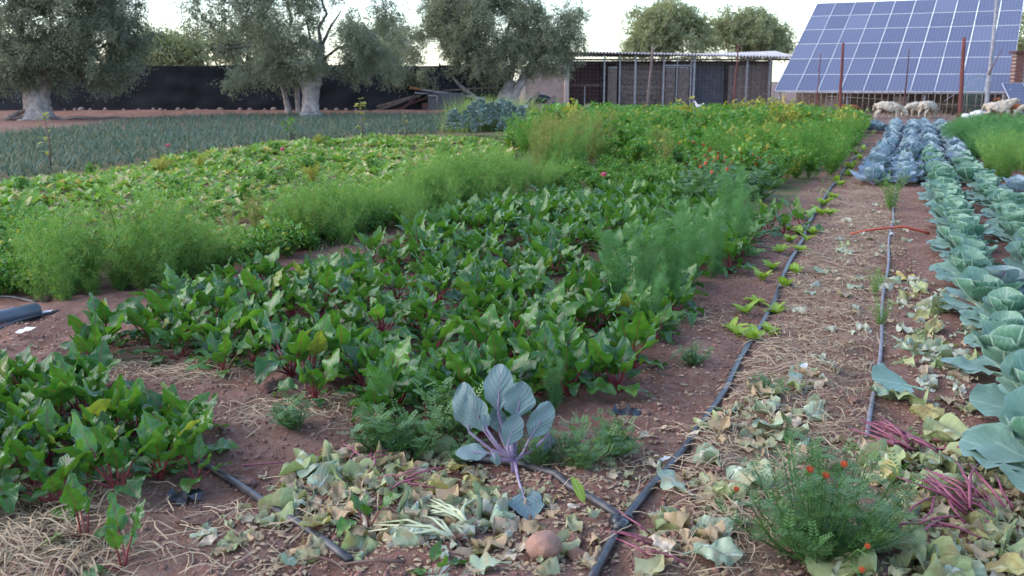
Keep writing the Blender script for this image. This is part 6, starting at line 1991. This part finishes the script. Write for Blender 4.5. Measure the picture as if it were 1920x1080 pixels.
sitting(1468, 206, 46.5, math.radians(-95), 1.0, 'tan dog sitting upright at the corner of the solar array', 'tanfur')
# white hen by the shed
q = at(1310, 206, 50.0)
hn = empty('hen', (q[0], 50.0, 0), math.radians(160))
tag(hn, 'small white hen standing on the yard in front of the shed post', 'hen')
J = {'body': (0, 0, .26, .12), 'rump': (-.15, 0, .30, .07), 'tail': (-.26, 0, .42, .035), 'breast': (.11, 0, .30, .09), 'neck': (.16, 0, .42, .045), 'head': (.18, 0, .50, .042), 'beak': (.25, 0, .49, .012)}
E = [('body', 'rump'), ('rump', 'tail'), ('body', 'breast'), ('breast', 'neck'), ('neck', 'head'), ('head', 'beak')]
for s_, sd in (('a', 1), ('b', -1)):
    J['thigh' + s_] = (.0, .05 * sd, .16, .03); J['foot' + s_] = (.02, .05 * sd, .0, .012)
    E += [('body', 'thigh' + s_), ('thigh' + s_, 'foot' + s_)]
put('body', skin_body('hen body', J, E, 'whitefur', 2, 0, 1), hn)
Geo().tube([(.14, 0, .54), (.18, 0, .57), (.22, 0, .54)], [.008, .016, .008], 5).obj('comb', M['red_f'], hn)
# sacks in the yard
for px, py, r_, lab in ((1835, 226, .34, 'white sack lying on the ground beside the standing sheep'), (1812, 224, .22, 'smaller whitish bundle next to the red steel post'), (1105, 206, .30, 'pale heap of rubble at the foot of the shed'), (1125, 207, .22, 'smaller pale heap beside the rubble at the shed')):
    Q = at(px, py, 40.3 if px > 1500 else 51.5)
    tag(put('sack' if px > 1500 else 'rubble_heap', lump_mesh('sack', 'white_bit' if px > 1500 else 'stone', px, .6, 3, .3), None, (Q[0], Q[1], r_ * .4), (0, 0, 1), (r_ * 1.3, r_, r_)), lab, 'sack' if px > 1500 else 'heap')
# dry brush in the yard
G_ = Geo()
for k in range(5):
    q = scatter_in([(1600, 225), (1600, 214), (1900, 212), (1920, 226)], 160)
    src = blade_geo(.5, .012, random.uniform(15, 70), random.uniform(-70, 30), 3)
    replicate(G_, src, np.c_[q, hgt(q[:, 0], q[:, 1])], rng.uniform(0, 6.28, len(q)), rng.uniform(.4, 1.2, len(q)))
tag(G_.obj('dry_brush', M['straw']), 'tangle of dry brush and hay on the sheep yard', 'brush', None, 'stuff')
